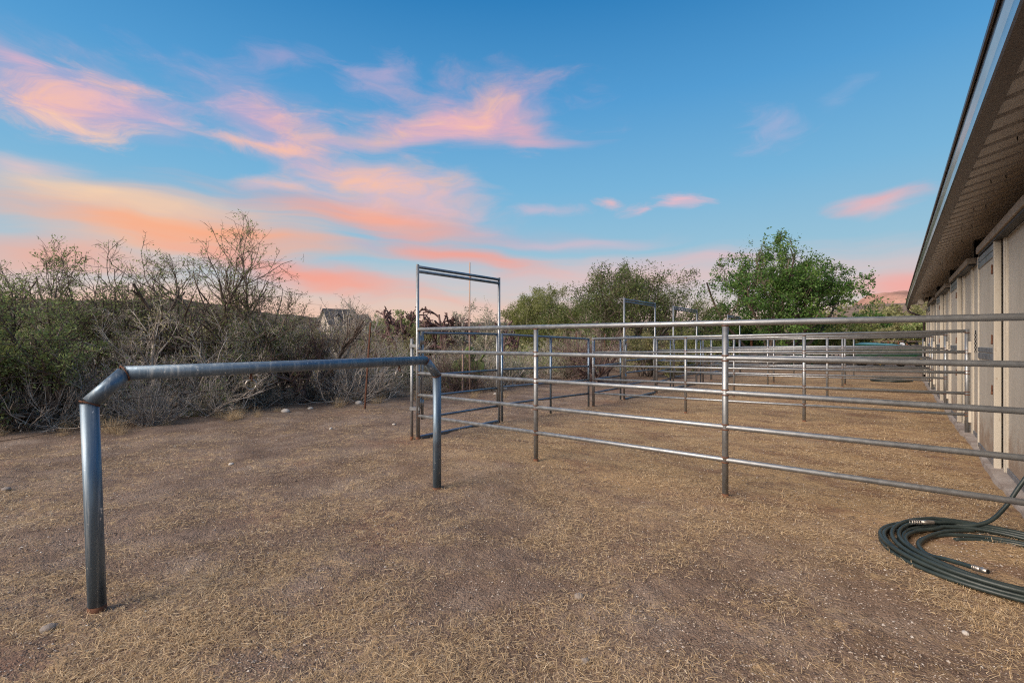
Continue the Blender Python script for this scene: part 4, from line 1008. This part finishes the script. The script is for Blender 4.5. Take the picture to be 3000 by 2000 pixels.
# ------------------------------------------------------------------ hose
def coil(name, cx, cy, R_, n, seed, r, label, rise=True, ends=True):
    rg = random.Random(seed); loc = (cx, cy, float(gz(cx, cy)))
    e = empty(name, loc, label, 'hose'); g0 = loc[2]
    pts = []; N = 56; a0 = 0.0
    lo = [(rg.uniform(-.02, .02), rg.uniform(-.02, .02), rg.uniform(0, 6.28)) for _ in range(n+1)]
    for t in range(N*n+1):
        k = t/N; i = min(int(k), n-1); fr = k-i; s = fr*fr*(3-2*fr)
        ox = lo[i][0]*(1-s)+lo[i+1][0]*s; oy = lo[i][1]*(1-s)+lo[i+1][1]*s
        base = RAD(k, n, R_)
        an = 2*math.pi*k+2.3; rad = base+.02*math.sin(2*an+lo[i][2])
        lay = LAY(k, n)
        pts.append(V(cx+ox+rad*math.cos(an), cy+oy+rad*math.sin(an), g0+r+.004+lay*r*1.75+.006*math.sin(3*an+k)))
    return e, pts
def RAD(k, n, R_):
    tab = [1.0, .965, .93, .99, .955, .90, .85, .97, .92, .80, .72, .62]
    i = int(min(k, n-1e-6)); fr = min(k, n-1e-6)-i; s = fr*fr*(3-2*fr)
    a, b = tab[i % len(tab)], tab[(i+1) % len(tab)]
    return R_*(a*(1-s)+b*s)
def LAY(k, n):
    tab = [0, 0, 0, 1, 1, .6, .1, 2, 1.8, 1.0, .3, 0]
    i = int(min(k, n-1e-6)); fr = min(k, n-1e-6)-i; s = fr*fr*(3-2*fr)
    return tab[i % len(tab)]*(1-s)+tab[(i+1) % len(tab)]*s
Xc, Zc = 3.03, 2.97; cx, cy = Xc*CA-Zc*SA, Xc*SA+Zc*CA
cw = lambda X, Z: V(X*CA-Z*SA, X*SA+Z*CA, 0)
hr = .0132
e, pts = coil('garden_hose', cx, cy, .60, 11, 4, hr, 'dark green rubber hose coiled on the gravel in front of the nearest fence')
# outer end leaves the coil and climbs toward the barn wall; inner end lies across the coil
lead = [cw(3.16, 3.50)+V(0, 0, .05), cw(3.24, 3.45)+V(0, 0, .055), cw(3.36, 3.42)+V(0, 0, .10), cw(3.47, 3.42)+V(0, 0, .20), cw(3.56, 3.42)+V(0, 0, .33), cw(3.64, 3.40)+V(0, 0, .47), cw(3.70, 3.36)+V(0, 0, .58), cw(3.74, 3.2)+V(0, 0, .66)]
def spline(p, m=8):
    o_ = []
    for i in range(len(p)-1):
        p0, p1, p2, p3 = p[max(i-1, 0)], p[i], p[i+1], p[min(i+2, len(p)-1)]
        for t in np.linspace(0, 1, m, endpoint=False):
            o_.append(.5*((2*p1)+(-p0+p2)*t+(2*p0-5*p1+4*p2-p3)*t*t+(-p0+3*p1-3*p2+p3)*t**3))
    return o_+[p[-1]]
MB().path(pts, hr, 10, 0).path(spline(lead), hr*1.05, 10, 0).build('tube', HOSE, e)
tail = spline([cw(3.25, 3.42)+V(0, 0, .03), cw(3.05, 3.40)+V(0, 0, .035), cw(2.86, 3.33)+V(0, 0, .03), cw(2.68, 3.20)+V(0, 0, .025), cw(2.60, 3.04)+V(0, 0, .03), cw(2.60, 2.90)+V(0, 0, .06), cw(2.62, 2.73)+V(0, 0, .085)])
MB().path(tail, hr*.95, 10, 0).build('tube', HOSE, e)
te = tail[-1]; td = tail[-1]-tail[-2]; td /= np.linalg.norm(td)
mb = MB().path([te-td*.03, te+td*.012], hr*1.12, 14); 
for q_ in range(4): mb.torus(te-td*(.026-.009*q_), tuple(td), hr*1.14, .0022, 14, 5)
mb.path([te+td*.012, te+td*.014, te+td*.026, te+td*.048], [hr*.8, hr*1.2, hr*1.2, hr*1.05], 12)
mb.path([te+td*.0485, te+td*.030], hr*.78, 12, 1); mb.build('coupling', [BRASS, DARK], e)
pp = cw(2.95, 3.46)+V(0, 0, .075); pd = V(CA, SA, -.03)
mb = MB().path([pp-pd*.04, pp, pp+pd*.045, pp+pd*.05], [hr*1.1, hr*1.15, hr*1.1, hr*.9], 12)
for q_ in range(5): mb.torus(pp-pd*(.045+.016*q_), tuple(pd), hr*1.1, .003, 14, 5)
mb.build('coupling', BRASS, e)
mb = MB(); a = lead[-3]; pd = (lead[-2]-lead[-4]); pd /= np.linalg.norm(pd)
for q_ in range(5): mb.torus(a+pd*.013*q_, tuple(pd), hr*1.25, .0025, 14, 5)
mb.build('spring_guard', BRASS, e)
# a second hose heap far down the pens
e, pts = coil('garden_hose', -.05, 21.0, .55, 6, 8, .02, 'dark hose heaped on the ground far down the pens near the barn')
MB().path(pts, .02, 8).build('tube', HOSE, e)

# ------------------------------------------------------------------ rocks
def rock(u, v, s, lab, seed, mat=STONE, flat=.55):
    Z = 1519.4/(v-784); x, y = at(u, Z); loc = base_at(x, y); rg = random.Random(seed); mb = MB()
    a = rg.uniform(0, 3.1); rm = np.array([[math.cos(a), -math.sin(a), 0], [math.sin(a), math.cos(a), 0], [0, 0, 1]])
    mb.ellipsoid((loc[0], loc[1], loc[2]+.02+s*flat*.45), s, s*rg.uniform(.65, .9), s*flat, rm, 11, 8, 0, .10, rg)
    mb.solo('rock', mat, loc, lab, 'rock', 'loose rocks on the yard')
for i, (u, v, s, lab, mt) in enumerate([
        (824, 926, .10, 'pale rock at the foot of the rusty post, largest of the rocks', STONE), (656, 947, .085, 'flat pale rock left of the rusty post', STONE), (713, 938, .055, 'small pale rock between the flat pale rock and the rusty post', STONE),
        (1160, 890, .07, 'whitish rock inside the first gate frame', STONE), (1137, 900, .05, 'small whitish rock left of the one in the gate frame', STONE), (15, 1122, .04, 'small tan rock at the left edge of the yard', STONEB),
        (760, 986, .035, 'small grey stone in front of the flat pale rock', STONE), (531, 1068, .03, 'grey stone on the dirt below the middle of the crossbar', STONE), (1330, 1372, .028, 'dark grey stone in the foreground', STONEB),
        (2218, 1455, .018, 'pale pebble in front of the hose coil', STONE), (1345, 1511, .022, 'round tan stone near the bottom edge', STONEB), (112, 1440, .035, 'flat brown stone near the left bottom corner', STONEB),
        (2075, 1238, .014, 'pinkish pebble left of the hose coil', STONEB), (905, 975, .03, 'small pale stone right of the rusty post', STONE)]):
    rock(u, v, s, lab, 600+i, mt)

# ------------------------------------------------------------------ wire fence, pole, stake
wf = empty('wire_fence', (-8.6, 7, 0), 'old barbed wire fence on thin rusty steel posts beyond the pens', 'fence')
fx = lambda y: -8.42-(y-5.9)*.17
pys = [-2.5, 5.9, 13.8, 17.6, 21.6]
for y_ in pys:
    x = fx(y_); g0 = float(gz(x, y_)); tl = .055 if abs(y_-5.9) < .1 else rnd.uniform(-.04, .04)
    tp = V(x+tl*CA*2.2, y_+tl*SA*2.2, 1.74); bt = V(x, y_, g0-.05); mb = MB()
    c_ = (tp+bt)/2; up = (tp-bt)/2; mb.obox(c_, V(.022, 0, 0), V(0, .005, 0), up); mb.obox(c_+V(0, .013, 0), V(.005, 0, 0), V(0, .012, 0), up)
    mb.build('steel_post', RUSTD, wf)
for h in (1.38, .98, .62, .30):
    mb = MB(); L_ = []
    for y_ in np.arange(-2.5, 21.7, .9): L_.append((fx(y_)+.03, y_, h+float(gz(fx(y_), y_))+rnd.uniform(-.02, .02)))
    mb.path(L_, .0032, 5)
    for y_ in np.arange(-2.4, 21.5, .16): mb.tube((fx(y_)+.03-.012, y_, h+float(gz(fx(y_), y_))-.012), (fx(y_)+.03+.012, y_+.01, h+float(gz(fx(y_), y_))+.012), .0018, 4)
    mb.build('wire_strand', WIREM, wf)
x, y = at(1079, 13.3); g0 = float(gz(x, y))
mb = MB().path([(x, y, g0-.05), (x-.01, y, 1.8), (x+.0, y, 3.52)], [.024, .022, .018], 10)
mb.torus((x, y, 1.08), (0, 0, 1), .03, .008, 12, 6, 1).tube((x, y, 1.08), (x+.13*CA, y+.13*SA, 1.16), .008, 6, 1).tube((x, y, 1.08), (x-.06*CA, y-.06*SA, 1.02), .008, 6, 1).tube((x+.02, y, 3.20), (x+.05, y, 3.06), .012, 6, 0)
mb.solo('pole', [POLE, STONE], (x, y, g0), 'tall thin pinkish pole standing behind the first gate, tied with white cord', 'pole')
x, y = at(1063, 13.6); g0 = float(gz(x, y)); MB().obox((x, y, .55), (.02, 0, 0), (0, .02, 0), (0, 0, .60)).solo('stake', POLE, (x, y, g0), 'short wooden stake left of the tall thin pole', 'stake')

# ------------------------------------------------------------------ house far beyond the brush
HW = mk('stucco_house_wall', (0.36, 0.31, 0.27), (0.44, 0.39, 0.34), 2, 0.8, 0, 0.1)
HWH = mk('white_house_wall', (0.60, 0.62, 0.66), (0.70, 0.71, 0.74), 2, 0.7, 0, 0.1)
HR = mk('dark_shingle', (0.045, 0.042, 0.045), (0.085, 0.08, 0.082), 3, 0.8, 0, 0.3)
GLASS = mk('dark_window_glass', (0.03, 0.04, 0.05), (0.05, 0.06, 0.08), 2, 0.1, 0, 0)
Zh = 96.; hx, hy = at(800, Zh); hz = float(gz(hx, hy))
house = empty('house', (hx, hy, hz), 'two storey house with dark gabled roof and dormers far off above the brush', 'house')
fw = V(-SA, CA, 0); ri = V(CA, SA, 0)
an = R(40); ri2 = ri*math.cos(an)+fw*math.sin(an); fw2 = -ri*math.sin(an)+fw*math.cos(an)
hp = lambda a, b, z: V(hx, hy, 0)+ri2*a+fw2*b+V(0, 0, z)
def hbox(a0, a1, b0, b1, z0, z1, name, mat, par):
    return MB().obox(hp((a0+a1)/2, (b0+b1)/2, (z0+z1)/2), ri2*(a1-a0)/2, fw2*(b1-b0)/2, V(0, 0, (z1-z0)/2)).build(name, mat, par)
def gable(a0, a1, b0, b1, z0, z1, along_a, name, mat, par, th=.18, oh=.4):
    if along_a:
        bm = (b0+b1)/2; P_ = [hp(a, b, z) for a in (a0-oh, a1+oh) for (b, z) in ((b0-oh, z0-oh*.5), (bm, z1), (b1+oh, z0-oh*.5))]
    else:
        am = (a0+a1)/2; P_ = [hp(a, b, z) for b in (b0-oh, b1+oh) for (a, z) in ((a0-oh, z0-oh*.5), (am, z1), (a1+oh, z0-oh*.5))]
    P2 = [p+V(0, 0, th) for p in P_]; vs = P_+P2
    return MB().add(vs, [(0, 3, 4, 1), (1, 4, 5, 2), (6, 7, 10, 9), (7, 8, 11, 10), (0, 1, 7, 6), (1, 2, 8, 7), (3, 9, 10, 4), (4, 10, 11, 5), (0, 6, 9, 3), (2, 5, 11, 8)]).build(name, mat, par)
w1 = hbox(-3.6, 2.0, 0, 6, hz-.3, 4.7, 'wall', HW, house)
MB().add([hp(-3.6, 0, 4.7), hp(-3.6, 6, 4.7), hp(-3.6, 3, 7.6), hp(2.0, 0, 4.7), hp(2.0, 6, 4.7), hp(2.0, 3, 7.6)], [(0, 1, 2), (3, 5, 4)]).build('gable_wall', HW, house)
rf = gable(-3.6, 2.0, 0, 6, 4.7, 7.7, True, 'roof', HR, house)
hbox(1.2, 4.6, -2.0, 4, hz-.3, 4.0, 'wall', HWH, house)
MB().add([hp(1.2, -2.0, 4.0), hp(4.6, -2.0, 4.0), hp(2.9, -2.0, 6.5)], [(0, 1, 2)]).build('gable_wall', HW, house)
gable(1.2, 4.6, -2.0, 4, 4.0, 6.6, False, 'roof', HR, house)
for a in (-1.9, .3):
    d = hbox(a-.5, a+.5, .4, 2.2, 5.0, 6.2, 'dormer', HW, rf)
    gable(a-.5, a+.5, .4, 2.4, 6.2, 6.8, False, 'dormer_roof', HR, rf, .08, .12)
    hbox(a-.25, a+.25, .35, .39, 5.3, 6.0, 'dormer_window', GLASS, rf)
for a in (-2.6, -.6): hbox(a-.5, a+.5, -.05, -.005, 2.6, 4.0, 'window', GLASS, house)
for a in (2.2, 3.4): hbox(a-.4, a+.4, -2.05, -2.005, 2.2, 3.4, 'window', GLASS, house)

# ------------------------------------------------------------------ far end: spreader wagon, rusty fence, sign of clutter
GRN = mk('green_machine_paint', (0.015, 0.075, 0.035), (0.03, 0.12, 0.055), 4, 0.45, 0, 0.1)
YEL = mk('yellow_wheel_paint', (0.50, 0.30, 0.03), (0.62, 0.40, 0.06), 6, 0.5, 0, 0.1)
TYRE = mk('tyre_rubber', (0.010, 0.010, 0.010), (0.022, 0.021, 0.02), 20, 0.8, 0, 0.3)
TARP = mk('blue_green_cover', (0.07, 0.20, 0.22), (0.14, 0.30, 0.33), 5, 0.5, 0, 0.3)
Zw = 25.0; wx_, wy_ = at(2058, Zw); wg = float(gz(wx_, wy_))
wag = empty('farm_wagon', (wx_, wy_, wg), 'green farm spreader wagon with yellow wheels parked beyond the last fence', 'farm wagon')
wp = lambda a, b, z: V(wx_, wy_, wg)+ri*a+fw*b+V(0, 0, z)
def wbox(a0, a1, b0, b1, z0, z1, name, mat, bev=.015): return MB().obox(wp((a0+a1)/2, (b0+b1)/2, (z0+z1)/2), ri*(a1-a0)/2, fw*(b1-b0)/2, V(0, 0, (z1-z0)/2)).build(name, mat, wag, bev)
# flared box
vs = [wp(*p) for p in ((-1.35, 0.05, .52), (1.35, .05, .52), (1.35, .95, .52), (-1.35, .95, .52), (-1.5, -.12, 1.20), (1.45, -.12, 1.14), (1.45, 1.12, 1.14), (-1.5, 1.12, 1.20))]
MB().add(vs, [(3, 2, 1, 0), (0, 1, 5, 4), (1, 2, 6, 5), (2, 3, 7, 6), (3, 0, 4, 7)]).build('box', GRN, wag)
vs = [wp(*p) for p in ((-1.46, -.08, 1.19), (0.25, -.08, 1.17), (0.25, 1.08, 1.17), (-1.46, 1.08, 1.19), (-1.2, .2, 1.31), (0.0, .2, 1.23), (0.0, .8, 1.23), (-1.2, .8, 1.31))]
MB().add(vs, [(0, 1, 5, 4), (1, 2, 6, 5), (2, 3, 7, 6), (3, 0, 4, 7), (4, 5, 6, 7)]).build('cover', TARP, wag)
wbox(-1.5, 1.45, .25, .33, .42, .515, 'chassis', GRN); wbox(-1.5, 1.45, .67, .75, .42, .515, 'chassis', GRN)
MB().path([wp(1.1, .4, 1.15), wp(.85, .4, 1.36), wp(.62, .4, 1.44)], .03, 8).build('lever', DARK, wag)
for a in (-.95, 1.15):
    for b in (-.12, 1.12):
        c_ = wp(a, b, .33); mb = MB().torus(c_, tuple(fw), .235, .095, 26, 10)
        t_ = mb.build('wheel', TYRE, wag)
        MB().path([c_-fw*.07, c_+fw*.07], .155, 20).path([c_-fw*.10, c_+fw*.10], .05, 12).build('rim', YEL, t_)
# rusty pipe fence behind it
rf0, rf1 = at(2005, 30), at(2140, 30)
e = empty('pipe_fence', (*rf0, float(gz(*rf0))), 'rusty brown pipe fence behind the green wagon', 'fence')
for z in (1.12, .90, .64, .36, 1.36): MB().tube((*rf0, z), (*rf1, z), .022, 8).build('rail', POLE, e)
for t in (0, .26, .43, .58, .86, 1.0):
    x, y = rf0[0]*(1-t)+rf1[0]*t, rf0[1]*(1-t)+rf1[1]*t; MB().tube((x, y, -.05), (x, y, 1.40), .05 if t in (0, .26, .86) else .035, 10).build('post', RUST, e)
x, y = at(2073, 29.9); mb = MB(); rg = random.Random(4)
for p in ((0, 0, 1.18, .13), (.06, 0, 1.05, .10), (-.05, 0, .95, .08), (-.10, 0, 1.22, .07)): mb.ellipsoid((x+p[0]*CA, y+p[0]*SA-.05, p[2]), p[3], .05, p[3]*.8, None, 10, 7, 0, .25, rg)
mb.solo('cloth', HWH, (x, y, .9), 'white crumpled cloth hung on the rusty pipe fence', 'cloth')
# small A-shaped green hitch implement left of the wagon
x, y = at(1838, 27); q0 = V(x, y, float(gz(x, y)))
mb = MB().path([q0-ri*.55, q0-ri*.05+V(0, 0, 1.22)], .05, 8).path([q0+ri*.75, q0+ri*.05+V(0, 0, 1.22)], .05, 8).path([q0+fw*.7, q0+V(0, 0, 1.2)], .04, 8)
mb.add([q0-ri*.40+V(0, 0, .35), q0+ri*.5+V(0, 0, .35), q0+V(0, 0, 1.15)-ri*.02, q0-ri*.4+fw*.03+V(0, 0, .35), q0+ri*.5+fw*.03+V(0, 0, .35), q0+fw*.03+V(0, 0, 1.15)], [(0, 1, 2), (3, 5, 4), (0, 3, 4, 1), (1, 4, 5, 2), (2, 5, 3, 0)], 0)
mb.solo('farm_implement', [GRN], tuple(q0), 'dark green A shaped farm implement under the big leafy tree', 'farm implement')
for (u, lab) in ((1726, 'rusty upright post left of the A shaped implement'), (1772, 'grey upright post right under the big leafy tree')):
    x, y = at(u, 29); g0 = float(gz(x, y)); MB().tube((x, y, g0-.05), (x, y, g0+1.5), .07, 10).tube((x, y, g0+1.46), (x, y, g0+1.52), .08, 10).solo('old_post', RUST if 'rusty' in lab else STONEB, (x, y, g0), lab, 'post')
